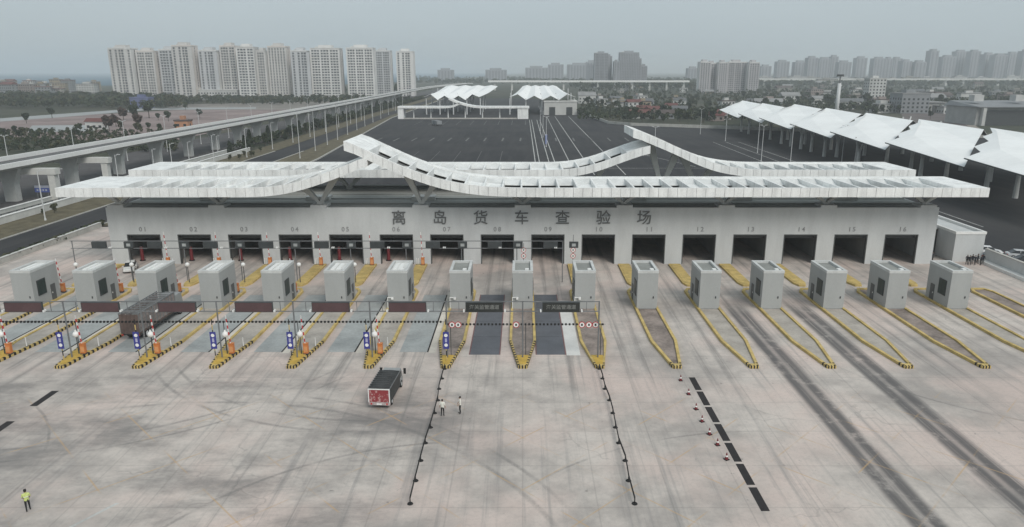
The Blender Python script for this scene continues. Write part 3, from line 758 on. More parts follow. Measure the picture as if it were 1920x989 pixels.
# ================================================================ VIADUCT
vd = thing('viaduct', 'long pale concrete viaduct on flared piers running past the tower blocks', 'viaduct', (-130, 200, -.2))
def vz(y): return 9.3 + max(0, y - 500) * .0022
SP = 25
for i in range(-4, 46):
    y0 = 182 + (i - 1) * SP; y1 = y0 + SP; xo0 = max(0, (y0 - 900)) ** 2 * .00022; xo1 = max(0, (y1 - 900)) ** 2 * .00022
    if y1 < 60: continue
    z0, z1 = vz(y0), vz(y1); mb = MB()
    X0, X1 = -136, -124
    mb.hexa([(X0 + 3 + xo0, y0 + .05, z0 - 1.1), (X1 - 3 + xo0, y0 + .05, z0 - 1.1), (X1 - 3 + xo1, y1 - .05, z1 - 1.1), (X0 + 3 + xo1, y1 - .05, z1 - 1.1)],
            [(X0 + xo0, y0 + .05, z0), (X1 + xo0, y0 + .05, z0), (X1 + xo1, y1 - .05, z1), (X0 + xo1, y1 - .05, z1)])
    dk = mb.build('deck_span', m_conc, vd, True)
    MB().hexa([(X0 + .5 + xo0, y0, z0 + .004), (X1 - .5 + xo0, y0, z0 + .004), (X1 - .5 + xo1, y1, z1 + .004), (X0 + .5 + xo1, y1, z1 + .004)],
              [(X0 + .5 + xo0, y0, z0 + .06), (X1 - .5 + xo0, y0, z0 + .06), (X1 - .5 + xo1, y1, z1 + .06), (X0 + .5 + xo1, y1, z1 + .06)]).build('road_surface', M('viaduct_road', (.13, .13, .13), .9, .2, .2), dk, True)
    for xx in (X0, X1 - .6):
        MB().hexa([(xx + xo0, y0 + .04, z0 + .004), (xx + .6 + xo0, y0 + .04, z0 + .004), (xx + .6 + xo1, y1 - .04, z1 + .004), (xx + xo1, y1 - .04, z1 + .004)],
                  [(xx + xo0, y0 + .04, z0 + 1.15), (xx + .6 + xo0, y0 + .04, z0 + 1.15), (xx + .6 + xo1, y1 - .04, z1 + 1.15), (xx + xo1, y1 - .04, z1 + 1.15)]).build('parapet', m_wht, vd, True)
    if y0 < 800:
        c = -130 + xo0; zt = z0 - 1.12; w = 1.5
        prof = [(w, -.3), (w, 4.2), (w + .35, 5.6), (w + 1.0, 6.9), (w + 1.55, zt)]
        pl = [(-a, z) for a, z in prof][::-1] + prof
        n = len(pl); vs = [(c + a, y0 - 1, z) for a, z in pl] + [(c + a, y0 + 1, z) for a, z in pl]
        pl_f = [tuple(range(n)), tuple(range(2 * n - 1, n - 1, -1))] + [(q, n + q, n + (q + 1) % n, (q + 1) % n) for q in range(n)]
        MB().add(vs, pl_f).build('pier', m_conc, vd, True)
for y in (183.5, 207.5):
    MB().box(-134, -118.6, y - 1, y + 1, 6.6, 8.15).build('cap_beam', m_conc, vd, True)
    MB().box(-120.9, -119.2, y - .8, y + .8, -.3, 6.6).build('side_column', m_conc, vd, True)
bs = thing('road_sign', 'blue road sign board with a pale top band on the road under the viaduct', 'sign', (*onz(82, 372)[:2], -.03))
bs_p = bs.location
for x in (-1.4, 1.4): MB().tube((x, 0, 0), (x, 0, 3.2), .09, .09, 8).build('post', m_post, bs)
bb = MB().box(-1.9, 1.9, -.12, -.02, 1.6, 3.4).build('board', M('road_sign_blue', (.10, .14, .40), .5, .1, 1), bs)
MB().box(-1.9, 1.9, -.13, -.121, 2.75, 3.4).build('pale_band', M('sign_band', (.5, .53, .62), .5, .1, 1), bb)
for i in range(4): MB().box(-1.4 + i * .75, -.95 + i * .75, -.13, -.121, 1.95, 2.4).build('character_block', M('sign_band', (0, 0, 0)), bb)

# ================================================================ STREET LAMPS
def lamp_proto(name, label, h, double, group):
    t = thing(name, label, 'street lamp', (0, -500, 0), group=group)
    MB().tube((0, 0, 0), (0, 0, .5), .24, .2, 8).build('base', m_lamp, t)
    MB().tube((0, 0, .5), (0, 0, h), .15, .085, 8).build('pole', m_lamp, t)
    for s in ((-1, 1) if double else (1,)):
        a = MB().bar((0, 0, h - .35), (s * .9, 0, h + .1), .08, .08).build('arm', m_lamp, t)
        MB().box(s * .9 - .4, s * .9 + .4, -.15, .15, h + .06, h + .2).build('lamp_head', m_lamp, a)
    return index_kids(t)
def lamps(proto, pts):
    first = True
    for p in pts:
        if first: proto.location = p; first = False
        else: copy_tree(proto, p)
pr = lamp_proto('street_lamp', 'tall white street lamp on the verge between road and parking lot', 16.5, True, 'tall lamps along the lot edge')
lamps(pr, [(-84.5 - max(0, y - 272) * .062, y, 0) for y in (275, 302, 327, 352, 380, 410, 440, 475, 515, 560, 610, 670)])
pr = lamp_proto('street_lamp', 'slim white street lamp beside the barrier wall along the road', 11, False, 'slim lamps along the road')
lamps(pr, [(-106 - max(0, y - 300) * .02, y, 0) for y in (157, 188, 218, 248, 278, 308, 338, 368, 400, 432, 465, 500, 540, 585, 640)])
pr = lamp_proto('street_lamp', 'white street lamp standing on the far side of the viaduct', 14.5, True, 'lamps beyond the viaduct')
lamps(pr, [(-146, y, 0) for y in (205, 236, 267, 298, 330, 362, 395, 428, 462, 500, 540, 585, 630, 690, 750, 820)])
pr = lamp_proto('street_lamp', 'short curved lamp under the viaduct deck by the piers', 7, False, 'short lamps under the viaduct')
lamps(pr, [(-122.8, y, 0) for y in (190, 214, 240, 266, 292)])
pr = lamp_proto('street_lamp', 'slender floodlight pole standing in the open parking lot', 13, True, 'floodlight poles in the parking lot')
lamps(pr, [tuple(onz(*q)) for q in ((1360, 265), (1420, 287), (1226, 308), (1313, 252), (1427, 303), (1482, 303), (1578, 304), (1606, 304), (1024, 276), (1018, 258), (1013, 246))])
for q, lab in (((1226, 300), 'blue control box on the lot floodlight pole behind the raised rear canopy tip'), ((1024, 270), 'blue control box on the lot floodlight pole beside the white lane lines')):
    p = onz(*q); t = thing('control_box', lab, 'control box', (p.x, p.y - .3, 0), group='blue control boxes')
    MB().box(-.4, .4, -.3, .08, .0, 4.2 if q[0] < 1100 else 3).build('cabinet', M('box_blue', (.14, .2, .5), .5, .1, 1), t)
    MB().box(-.45, .45, -.35, .13, 4.2 if q[0] < 1100 else 3, 4.35 if q[0] < 1100 else 3.15).build('lid', m_lamp, t)

# ================================================================ MEMBRANE CANOPIES
def colY(par, x, y, zt, m):
    mb = MB().tube((x, y, 0), (x, y, zt * .55), .68, .5, 10)
    for s in (-1, 1): mb.tube((x, y, zt * .5), (x + s * 2.4, y + s * 1.6, zt), .38, .26, 8)
    return mb.build('column', m, par, True)
m_col = M('canopy_column', (.5, .505, .49), .7, .15, .4)
COLS = [(128.5, 186), (132.8, 205), (132.6, 225), (122.3, 221), (113.4, 244), (121, 262), (117, 281), (121, 279), (118.6, 298), (118, 308), (118.1, 320), (118.1, 332), (120, 353), (119, 384), (120, 401), (132, 245), (133, 264), (134, 284), (130, 306), (128, 330), (128, 352), (140, 215), (146, 240), (150, 265), (152, 290), (146, 200)]
for i, Y0 in enumerate((139, 179.5, 220, 260, 300, 337, 374)):
    order = ['nearest the boundary wall', 'second from the boundary wall', 'third from the boundary wall', 'fourth from the boundary wall', 'fifth from the boundary wall', 'sixth from the boundary wall', 'last and smallest, farthest from the boundary wall'][i]
    t = thing('membrane_canopy', 'white folded membrane canopy, %s' % order, 'canopy', (125, Y0 + 30, 0), group='membrane canopies along the lot')
    w = 41 if i < 5 else 37.5
    A, Bp, D, K = Vector((110, Y0, 9)), Vector((110, Y0 + w, 11.2)), Vector((138, Y0 + 39, 15.2)), Vector((140.5, Y0 + 80.5, 15.6))
    if i >= 5: D = Vector((130, Y0 + 28, 14.8)); K = Vector((131, Y0 + 65.5, 15.2))
    Mf = A.lerp(Bp, .72).lerp(D.lerp(K, .72), .26) + Vector((0, 0, 1.5)); Mn = A.lerp(D, .5) + Vector((0, 0, .5))
    edge = []
    for q in range(7):
        e = Bp.lerp(K, q / 6)
        if q % 2: e = e + Vector((0, -4.6, .5))
        edge.append(e)
    P_ = [A, Bp, Mf, D, K, Mn] + edge[1:-1]; E0 = 6
    cyc = [1] + [E0 + q for q in range(5)] + [4]
    fs = [(0, 2, 1), (0, 5, 2), (5, 3, 4), (5, 4, 2)] + [(2, b_, a_) for a_, b_ in zip(cyc, cyc[1:])]
    me = MB().add(P_, fs)
    o = me.build('membrane', m_mem, t, True); sm = o.modifiers.new('thickness', 'SOLIDIFY'); sm.thickness = .12
    # lee side, falling away from the ridge
    E1, E2 = D + Vector((26, 37, -5.2)), K + Vector((26, 37, -4.6))
    vs = []
    for a in range(5):
        for c in range(7):
            s_, t_ = a / 4, c / 6
            p = D * (1 - s_) * (1 - t_) + K * (1 - s_) * t_ + E1 * s_ * (1 - t_) + E2 * s_ * t_; p.z += .02 - .5 * math.sin(math.pi * s_); vs.append(tuple(p))
    o = MB().add(vs, [(a * 7 + c, (a + 1) * 7 + c, (a + 1) * 7 + c + 1, a * 7 + c + 1) for a in range(4) for c in range(6)]).build('lee_membrane', m_mem, t, True)
    sm = o.modifiers.new('thickness', 'SOLIDIFY'); sm.thickness = .12
    MB().tube(A - Vector((0, 0, .2)), Bp - Vector((0, 0, .2)), .16, .16, 6).build('eave_beam', m_dark, t, True)
    MB().tube(D - Vector((0, 0, .25)), K - Vector((0, 0, .25)), .16, .16, 6).build('ridge_beam', m_dark, t, True)
    for (x, y) in [q for q in COLS if Y0 <= q[1] < (Y0 + (40.5 if i < 4 else 37)) or (i == 6 and q[1] >= Y0)]:
        colY(t, x, y, 10.6 + (x - 112) * .1, m_col)

# two far membrane roofs over the central road
for (xl, xr, xl2, xr2, lab, c0) in ((-75, -33, -68, -22, 'white zigzag membrane roof on the viaduct side of the central road', 4), (-10, 40, 0, 30, 'white zigzag membrane roof on the village side of the central road', 4)):
    t = thing('membrane_roof', lab, 'canopy', ((xl + xr) / 2, 600, 0), group='far zigzag membrane roofs')
    n = 4
    for b_ in range(n):
        vs = []
        for r in range(9):
            s_ = r / 8; Y = 560 + 95 * s_
            for c in range(9):
                u = (b_ + c / 8) / n
                x = (xl + (xr - xl) * u) * (1 - s_) + (xl2 + (xr2 - xl2) * u) * s_
                z = 11.0 + 8.2 * s_ + (3.2 - 2.2 * s_) * (abs(c / 8 - .5) * -2 + 1) - 1.0 * math.sin(math.pi * s_)
                if b_ == 0: z += 2.2 * (1 - c / 8) * (1 - s_)
                if b_ == n - 1: z += 2.2 * (c / 8) * (1 - s_)
                vs.append((x, Y, z))
        o = MB().add(vs, [(r * 9 + c, r * 9 + c + 1, (r + 1) * 9 + c + 1, (r + 1) * 9 + c) for r in range(8) for c in range(8)]).build('membrane_bay', m_mem, t, True)
        sm = o.modifiers.new('thickness', 'SOLIDIFY'); sm.thickness = .15
    for b_ in range(n + 1):
        x = xl + (xr - xl) * b_ / n
        for y in (562, 600, 640): MB().tube((x * .98, y, 0), (x * .98, y, 12 + (y - 560) * .075), .5, .4, 8).build('column', m_lamp, t, True)
# small canopy gate behind the lot
sg = thing('gate_canopy', 'slim white canopy gate with a raised overlapping curl at the back of the parking lot', 'canopy', (-40, 512, 0))
pr_ = [(-86.5, 7.2), (-54, 7.2), (-50, 7.5), (-46, 8.6), (-43.5, 9.8)]; pr2 = [(-51, 13.0), (-45, 10.4), (-38, 8.4), (-32, 7.4), (-27, 7.2), (4.6, 7.2)]
for pf in (pr_, pr2):
    n = int((pf[-1][0] - pf[0][0]) / 3); xs = [pf[0][0] + (pf[-1][0] - pf[0][0]) * i / n for i in range(n + 1)]
    for a, c in zip(xs, xs[1:]):
        za, zc = lerp(pf, a), lerp(pf, c)
        MB().hexa([(a, 508, za), (c - .05, 508, zc), (c - .05, 519, zc), (a, 519, za)], [(a, 508, za + 1.3), (c - .05, 508, zc + 1.3), (c - .05, 519, zc + 1.3), (a, 519, za + 1.3)]).build('roof_panel', m_white, sg, True)
for x in (-76, -64, -52, -40, -28, -16): MB().tube((x, 512, 0), (x, 512, 7.4), .45, .35, 8).build('column', m_white, sg, True)
for x0, x1 in ((-86.5, -82.5), (-3.5, 3.9)): MB().box(x0, x1, 508.5, 518, 0, 7.2).build('end_block', m_white, sg, True)
MB().box(-82, -4, 507, 508, 0, .9).build('low_wall', m_kerbc, sg, True)
t = thing('checkpoint_building', 'pale flat-roofed building with two dark doorways beside the far membrane roof', 'building', (29, 565, 0))
MB().box(16.2, 41, 556, 580, 0, 9.6).build('wall', M('pale_render', (.5, .5, .48), .8, .1, .2), t, True)
MB().box(15.8, 41.4, 555.6, 580.4, 9.603, 10.4).build('roof', m_conc, t, True)
for x in (20, 33): MB().box(x, x + 4.6, 555.85, 556.1, 0, 5.8).build('doorway', m_dark, t, True)
t = thing('garden_wall', 'low pale wall curving round the rear of the parking lot before the village', 'wall', (66, 445, 0))
pts = [(36, 728), (45, 590), (54, 464), (66, 446), (120, 420), (244, 354), (330, 318)]
for a, c in zip(pts, pts[1:]):
    k = max(1, int((Vector(c) - Vector(a)).length / 18))
    for i in range(k):
        p, q = Vector(a).lerp(Vector(c), i / k), Vector(a).lerp(Vector(c), (i + 1) / k)
        MB().bar((p.x, p.y, .7), (q.x, q.y, .7), .6, 1.9).build('wall_panel', m_kerbc, t, True)
# tall mast behind the tents
t = thing('light_mast', 'tall thick white mast with a dark floodlight ring rising behind the membrane canopies', 'mast', (205, 480, 0))
MB().tube((0, 0, 0), (0, 0, 24.5), 1.35, 1.05, 14).build('shaft', m_lamp, t, smooth=True)
MB().tube((0, 0, 24.5), (0, 0, 29.5), .45, .35, 10).build('upper_shaft', m_post, t)
MB().tube((0, 0, 29.2), (0, 0, 30.0), 2.0, 2.2, 14).build('floodlight_ring', m_dark, t)
for i in range(6): MB().box(2.0 * math.cos(i * 1.047) - .4, 2.0 * math.cos(i * 1.047) + .4, 2.0 * math.sin(i * 1.047) - .4, 2.0 * math.sin(i * 1.047) + .4, 28.6, 29.2).build('floodlight', m_post, t)

# ================================================================ TOWER BLOCKS
def tower(label, x0, x1, Y, H, mat, style=0, depth=18, side=None, group='tower blocks beyond the viaduct', trim=None, rz=0, cat='tower block'):
    xc = (x0 + x1) / 2; hw = (x1 - x0) / 2
    t = thing('tower_block', label, cat, (xc, Y, -.4), rz, group=group)
    MB().box(-hw, hw, 0, depth, 0, H).build('wall', M('tower_window_wall', (.15, .16, .175), .35, .3, .08, spec=.4), t)
    fl = int(H / 2.95); fh = H / fl
    mb = MB()
    for i in range(fl + 1):
        z = i * fh; mb.box(-hw - .15, hw + .15, -.9, depth + .15, z - .42, z + (.72 if style == 0 else .5))
    mb.build('floor_bands', mat, t, kind='stuff')
    mb = MB(); nb = max(3, round(2 * hw / 3.4))
    for i in range(nb + 1):
        x = -hw + 2 * hw * i / nb; w = .9 if (i % 3 == 0 or style == 2) else .28
        if style == 1 and i % 4 == 1: mb.box(x, x + 2 * hw / nb, -1.1, -.1, 0, H)
        mb.box(x - w, x + w, -1.05, .1, 0, H)
    mb.build('piers', mat, t, kind='stuff')
    sm = side or mat
    sd_ = MB().box(hw + .16, hw + .6, -.9, depth, 0, H).box(-hw - .6, -hw - .16, -.9, depth, 0, H)
    a = MB().box(hw + .16, hw + .7, -.9, depth * .42, 0, H); a.build('side_wall', sm, t); MB().box(hw + .16, hw + .7, depth * .6, depth, 0, H).build('side_wall', sm, t)
    MB().box(-hw - .7, -hw - .16, -.9, depth, 0, H).build('side_wall', sm, t)
    rfm = MB().box(-hw - .6, hw + .6, -1.1, depth + .3, H + .74, H + 2.0).build('parapet', sm, t)
    MB().box(-hw * .5, hw * .45, depth * .2, depth * .8, H + 2.0, H + 5.2).build('lift_house', mat, rfm)
    MB().box(-hw * .75, -hw * .3, depth * .3, depth * .6, H + 2.0, H + 3.6).build('water_tank', m_conc, rfm)
    return t
tA = M('tower_stone', (.54, .53, .515), .8, .12, .05); tB = M('tower_pale', (.66, .655, .64), .8, .12, .05)
tC = M('tower_cream', (.66, .61, .57), .8, .1, .05); tD = M('tower_blue_grey', (.50, .51, .52), .8, .12, .05)
TW = [(203, 243, 90, tA, 1, tB), (250, 281, 95, tA, 0, tC), (288, 318, 92, tD, 0, tB), (322, 357, 85, tA, 1, tC), (368, 400, 94, tD, 1, tB), (404, 431, 85, tA, 0, tC), (443, 474, 88, tB, 0, tA), (477, 492, 95, tA, 0, tA),
      (495, 528, 86, tA, 2, tC), (546, 574, 95, tD, 1, tB), (579, 632, 90, tB, 0, tA), (645, 694, 89, tB, 0, tB), (703, 730, 95, tD, 0, tB), (742, 772, 96, tB, 1, tB)]
ordn = ['first', 'second', 'third', 'fourth', 'fifth', 'sixth', 'seventh', 'eighth', 'ninth', 'tenth', 'eleventh', 'twelfth', 'thirteenth', 'last']
lookn = {0: 'gridded', 1: 'striped', 2: 'densely ribbed'}
for i, (a, c, top, m1, st, m2) in enumerate(TW):
    Y = 850 if i < 12 else 980
    p0, p1 = ony(a, top, Y), ony(c, top, Y)
    tower('%s %s apartment tower counting from the seaward end of the row' % (ordn[i], lookn[st]), p0.x, p1.x, Y + (i % 3) * 6, p0.z - 1.5, m1, st, 17, m2)
# hazy towers further off
tE = M('far_tower', (.30, .31, .33), .85, .12, .04); tF = M('far_tower_pale', (.42, .41, .42), .85, .12, .04)
for i, (a, c, top) in enumerate(((1116, 1140, 101), (1141, 1150, 106), (1163, 1198, 100), (1199, 1206, 111), (1152, 1161, 117), (1207, 1217, 125))):
    p0, p1 = ony(a, top, 1500), ony(c, top, 1500)
    tower('hazy grey tower in the pair of clusters beyond the far membrane roofs', p0.x, p1.x, 1500 + (i % 2) * 25, p0.z, tE, i % 3, 20, tE, 'hazy towers beyond the central road')
for i, (a, c, top) in enumerate(((1314, 1332, 118), (1334, 1347, 120), (1349, 1364, 119), (1371, 1404, 118), (1406, 1424, 119))):
    p0, p1 = ony(a, top, 1150), ony(c, top, 1150)
    tower('pale striped apartment block in the mid-distance row behind the garden wall', p0.x, p1.x, 1150 + (i % 2) * 14, p0.z, tF, 2 if i != 3 else 0, 18, tB, 'pale blocks behind the garden wall')
rnd = random.Random(5)
def far_block(a, c, top, Y, lab, group):
    p0, p1 = ony(a, top, Y), ony(c, top, Y)
    t = thing('apartment_block', lab, 'building', ((p0.x + p1.x) / 2, Y, -.4), group=group)
    hw = (p1.x - p0.x) / 2; H = p0.z
    MB().box(-hw, hw, 0, 30, 0, H).build('wall', tE, t)
    mb = MB(); n = max(2, int(2 * hw / 9))
    for i in range(n): mb.box(-hw + 2 * hw * (i + .3) / n, -hw + 2 * hw * (i + .7) / n, -.4, -.001, 3, H - 3)
    mb.build('window_strips', M('far_window_hazed', (.17, .18, .2), .7, .1, .1), t, kind='stuff')  # tone kept near the wall's, putting some haze into the colour
    MB().box(-hw * .6, hw * .5, 4, 22, H, H + 5).build('roof_house', tE, t)
x = 1428
while x < 1925:
    w = rnd.uniform(11, 24); top = (119 if x < 1500 else 112 if x < 1560 else 110 if x < 1745 else 99) + rnd.uniform(-4, 8)
    if x > 1745: w = rnd.uniform(15, 24)
    far_block(x, x + w, top, 2400 + rnd.uniform(-150, 150), 'hazy far-off apartment slab on the skyline beyond the long flyover', 'hazy slabs beyond the long flyover'); x += w + (rnd.uniform(.3, 3) if rnd.random() < .65 else rnd.uniform(6, 13))
for (a, c, top) in ((985, 1028, 127), (1028, 1057, 121), (1064, 1114, 121), (1100, 1118, 116), (910, 950, 131), (820, 850, 131), (1290, 1312, 128)):
    far_block(a, c, top, 2300, 'long low hazy building on the skyline beyond the central road', 'low hazy buildings on the central skyline')
t = thing('flyover', 'thin pale flyover line crossing the haze beyond the far membrane roofs', 'viaduct', (200, 1300, 0))
MB().box(-60, 290, 1290, 1302, 13.5, 16.5).build('deck', m_wht, t, True)
for i in range(12): MB().box(-50 + i * 30, -47 + i * 30, 1294, 1298, -.4, 13.5).build('pier', m_conc, t, True)
t = thing('flyover', 'long pale flyover crossing before the hazy skyline slabs', 'viaduct', (900, 1500, 0))
MB().box(440, 1500, 1700, 1712, 12, 16).build('deck', m_conc, t, True)
for i in range(26): MB().box(450 + i * 40, 454 + i * 40, 1704, 1708, -.4, 12).build('pier', m_conc, t, True)

# ================================================================ HOUSES
hw_ = [M('house_%s' % n, c, .85, .15, .1) for n, c in (('white', (.50, .50, .485)), ('cream', (.31, .295, .265)), ('pink', (.27, .225, .21)), ('grey', (.23, .24, .25)), ('ochre', (.30, .25, .18)))]
hr_ = [M('roof_%s' % n, c, .85, .2, .2) for n, c in (('red', (.14, .06, .055)), ('grey', (.13, .135, .14)), ('brown', (.095, .075, .07)), ('pale', (.25, .25, .25)))]
def house(label, loc, w, d, h, wm, rm, gable, group, rz=0, cat='house', name='house'):
    t = thing(name, label, cat, loc, rz, group=group)
    MB().box(-w / 2, w / 2, -d / 2, d / 2, 0, h).build('wall', wm, t)
    if gable:
        o = .5; r = min(w, d) * .32
        rf_ = MB().add([(-w / 2 - o, -d / 2 - o, h), (w / 2 + o, -d / 2 - o, h), (w / 2 + o, d / 2 + o, h), (-w / 2 - o, d / 2 + o, h), (-w / 2 - o, 0, h + r), (w / 2 + o, 0, h + r)],
                 [(3, 2, 1, 0), (0, 1, 5, 4), (2, 3, 4, 5), (1, 2, 5), (3, 0, 4)]).build('roof', rm, t)
    else:
        rf_ = MB().box(-w / 2 - .3, w / 2 + .3, -d / 2 - .3, d / 2 + .3, h, h + .8).build('roof', rm, t)
        MB().box(-w * .2, w * .15, -d * .1, d * .3, h + .8, h + 3).build('stair_head', wm, rf_)
    mb = MB(); nf = max(1, int(h / 3.1)); nw = max(2, int(w / 3.2))
    for f in range(nf):
        for i in range(nw):
            x = -w / 2 + w * (i + .5) / nw; z = f * 3.1 + 1.0
            mb.box(x - .8, x + .8, -d / 2 - .06, -d / 2 - .002, z, z + 1.5)
    for f in range(nf):
        for i in range(max(1, int(d / 4))):
            y = -d / 2 + d * (i + .5) / max(1, int(d / 4)); z = f * 3.1 + 1.0
            for s in (-1, 1): mb.box(s * (w / 2 + .03) - .028, s * (w / 2 + .03) + .028, y - .7, y + .7, z, z + 1.5)
    mb.build('windows', m_dglass, t, kind='stuff')
    return t
def px_house(px, py, w, d, h, **k):
    p = onz(px, py, -.4); return house(k.pop('label'), tuple(p), w, d, h, **k)
rh = random.Random(11)
# seaside town on the left
for i in range(34):
    px = rh.uniform(-20, 186); py = rh.uniform(169, 182); h = rh.choice((9.3, 12.4, 15.5, 15.5, 18.6))
    px_house(px, py, rh.uniform(13, 24), 11, h, label='weathered low-rise apartment house of the town by the sea', wm=rh.choice(hw_), rm=rh.choice(hr_), gable=rh.random() < .25, group='low-rise town by the sea', rz=rh.uniform(-.3, .3))
px_house(392, 188, 72, 12, 11, label='long white school building with rows of windows below the tower blocks', wm=hw_[0], rm=hw_[0], gable=False, group=None, cat='building', name='school_building')
px_house(468, 187, 38, 16, 12, label='long blue sheet-metal shed below the tower blocks', wm=m_skyblue, rm=m_skyblue, gable=False, group=None, cat='shed', name='shed')
px_house(268, 203, 17, 10, 9, label='small blue shed by the pale path across the field', wm=m_skyblue, rm=m_skyblue, gable=False, group=None, cat='shed', name='shed')
px_house(183, 243, 10, 6, 4.5, label='tiny white hut beside the pale pond', wm=hw_[0], rm=hr_[0], gable=True, group=None, name='hut')
px_house(345, 240, 8, 6, 4, label='small orange-brown hut on the bare field', wm=M('hut_orange', (.42, .22, .13), .8, .2, .3), rm=hr_[2], gable=False, group=None, name='hut')
# village right of the central road
for i in range(34):
    px = rh.uniform(1095, 1420); py = rh.uniform(160, 228)
    if py > 232 - abs(px - 1200) * .02: continue
    near = py > 195
    px_house(px, py, rh.uniform(9, 15), rh.uniform(7, 10), rh.choice((3.6, 3.6, 6.2, 6.4)), label='red-roofed village house behind the garden wall' if near and i % 2 else 'grey village house among the trees behind the garden wall',
             wm=rh.choice(hw_), rm=hr_[0] if near and i % 2 else rh.choice(hr_[1:]), gable=bool(near and i % 2) or rh.random() < .5, group='red-roofed village houses' if near and i % 2 else 'grey village houses', rz=rh.uniform(-.5, .5))
px_house(1100, 194, 18, 12, 8, label='white gabled house by the bend of the garden wall', wm=hw_[0], rm=hr_[3], gable=True, group=None)
# industrial quarter on the right
px_house(1636, 195, 17, 13, 25, label='slim white block of flats standing alone behind the membrane canopies', wm=hw_[0], rm=hw_[0], gable=False, group=None, cat='building', name='apartment_house')
px_house(1702, 212, 22, 20, 15, label='grey factory block with a pale annexe beside the dirt road', wm=hw_[3], rm=hr_[3], gable=False, group=None, cat='building', name='factory')
m_shedw = M('shed_render', (.36, .36, .35), .85, .15, .2)
p = onz(1742, 211, -.4)
t = thing('factory', 'low factory wing with two dark openings beside the grey factory block', 'building', tuple(p))
MB().box(-12, 12, 0, 22, 0, 7.5).build('wall', m_shedw, t); MB().box(-12.6, 12.6, -1.2, 22.6, 7.503, 8.3).build('roof', hr_[3], t)
for x in (-8, 2): MB().box(x, x + 6, -.12, -.003, 0, 5.6).build('opening_shade_panel', m_dark, t)  # dark sheets on the wall paint the shade inside the openings
p = onz(1893, 236, -.4)
t = thing('warehouse', 'large pale-roofed warehouse with a wide dark open bay beyond the dirt yard', 'building', tuple(p))
MB().box(-21, 25, 1, 34, 0, 11).build('wall', m_shedw, t); MB().hexa([(-22, -2, 11), (26, -2, 11), (26, 35, 11), (-22, 35, 11)], [(-22, -2, 11.5), (26, -2, 11.5), (24, 33, 14), (-20, 33, 14)]).build('roof', hw_[3], t)
MB().box(-15, 18, .85, .997, 0, 9.2).build('bay_shade_panel', m_dark, t)  # dark sheet on a closed wall, painted shade of the bay
for x in (-17.5, 19.5): MB().box(x - 1, x + 1, -1.6, .84, 0, 11).build('column', hw_[0], t)
for x in (-14, 12): MB().box(x - 3, x + 3, 12, 18, 14.2, 18).build('roof_lantern', hw_[0], t)
px_house(1815, 192, 22, 8, 9, label='white roofed villa standing on the dark slope beyond the dirt road', wm=hw_[0], rm=hr_[3], gable=False, group=None, cat='house', name='villa')
for i in range(30):
    px = rh.uniform(1380, 1920); py = rh.uniform(163, 205 + max(0, px - 1500) * .05)
    px_house(px, py, rh.uniform(12, 26), rh.uniform(9, 14), rh.choice((4, 5, 6.4, 6.4, 9.4)), label='grey workshop among trees beyond the membrane canopies', wm=rh.choice(hw_[:4]), rm=rh.choice(hr_[1:]), gable=rh.random() < .45, group='workshops beyond the membrane canopies', rz=rh.uniform(-.5, .5), cat='workshop', name='workshop')
for i in range(16):
    px_house(1432 + i * 31 + rh.uniform(-8, 8), rh.uniform(155, 163), rh.uniform(22, 46), 14, rh.choice((12.6, 15.6, 18.8)), label='pale low block in the belt of trees before the long flyover', wm=rh.choice(hw_[:2]), rm=hr_[3], gable=False, group='pale low blocks before the long flyover', rz=rh.uniform(-.2, .2), cat='building', name='low_block')
pxsheet('dirt_yard', [(1690, 214), (1760, 196), (1835, 245), (1800, 262), (1700, 232)], -.3, M('dirt_yard', (.13, .11, .105), .95, .3, .05))
pxsheet('dirt_road', [(1745, 188), (1752, 188), (1842, 243), (1830, 246)], -.27, M('dirt_road', (.26, .23, .2), .95, .3, .1))

# ================================================================ TREES
def tree_mesh(seed, H, rad, n, leaf, lobes=5, conic=False):
    r = random.Random(seed); mb = MB(); cs = []
    for i in range(lobes):
        a = r.uniform(0, 6.28); q = r.uniform(0, .55) * rad
        cs.append((q * math.cos(a), q * math.sin(a), H * r.uniform(.45, .82), rad * r.uniform(.4, .62)))
    for i in range(n):
        if conic:
            z = r.uniform(.14, 1.0); rr = rad * (1.03 - z) ** .8 * r.uniform(.5, 1.05); a = r.uniform(0, 6.28)
            p = Vector((rr * math.cos(a), rr * math.sin(a), z * H))
        else:
            c = r.choice(cs); d = Vector((r.gauss(0, 1), r.gauss(0, 1), r.gauss(0, 1))).normalized() * c[3] * r.uniform(.55, 1.05); d.z *= .8
            p = Vector(c[:3]) + d
        u = Vector((r.gauss(0, 1), r.gauss(0, 1), r.gauss(0, 1))).normalized(); w = u.orthogonal().normalized(); v = u.cross(w)
        s = leaf * r.uniform(.6, 1.3)
        mb.add([p + w * s, p + v * s * .8, p - w * s * .9, p - v * s], [(0, 1, 2, 3)])
    tk = MB().tube((0, 0, -.3), (0, 0, H * .55), H * .03, H * .014, 6)
    for i in range(4):
        a = r.uniform(0, 6.28); tk.tube((0, 0, H * r.uniform(.25, .45)), (rad * .5 * math.cos(a), rad * .5 * math.sin(a), H * r.uniform(.55, .75)), H * .012, H * .005, 5)
    return mb, tk
TREES = []
for v in range(6):
    con = v == 5
    mb, tk = tree_mesh(v + 20, 8, 2.9 if not con else 1.7, 420, .62, 7, con)
    ml = [m_leafs[0], m_leafs[1], m_leafs[2], m_leafs[0], m_leafs[3], m_leafs[0]][v]
    TREES.append((mb.mesh('tree_crown', ml), tk.mesh('tree_trunk', m_bark)))
def tree(p, h, v, label, group):
    t = thing('tree', label, 'tree', tuple(p), random.uniform(0, 6.28), group=group); s = h / 8; t.scale = (s, s, s)
    obj('crown', TREES[v][0], t); obj('trunk', TREES[v][1], t)
rt = random.Random(3)
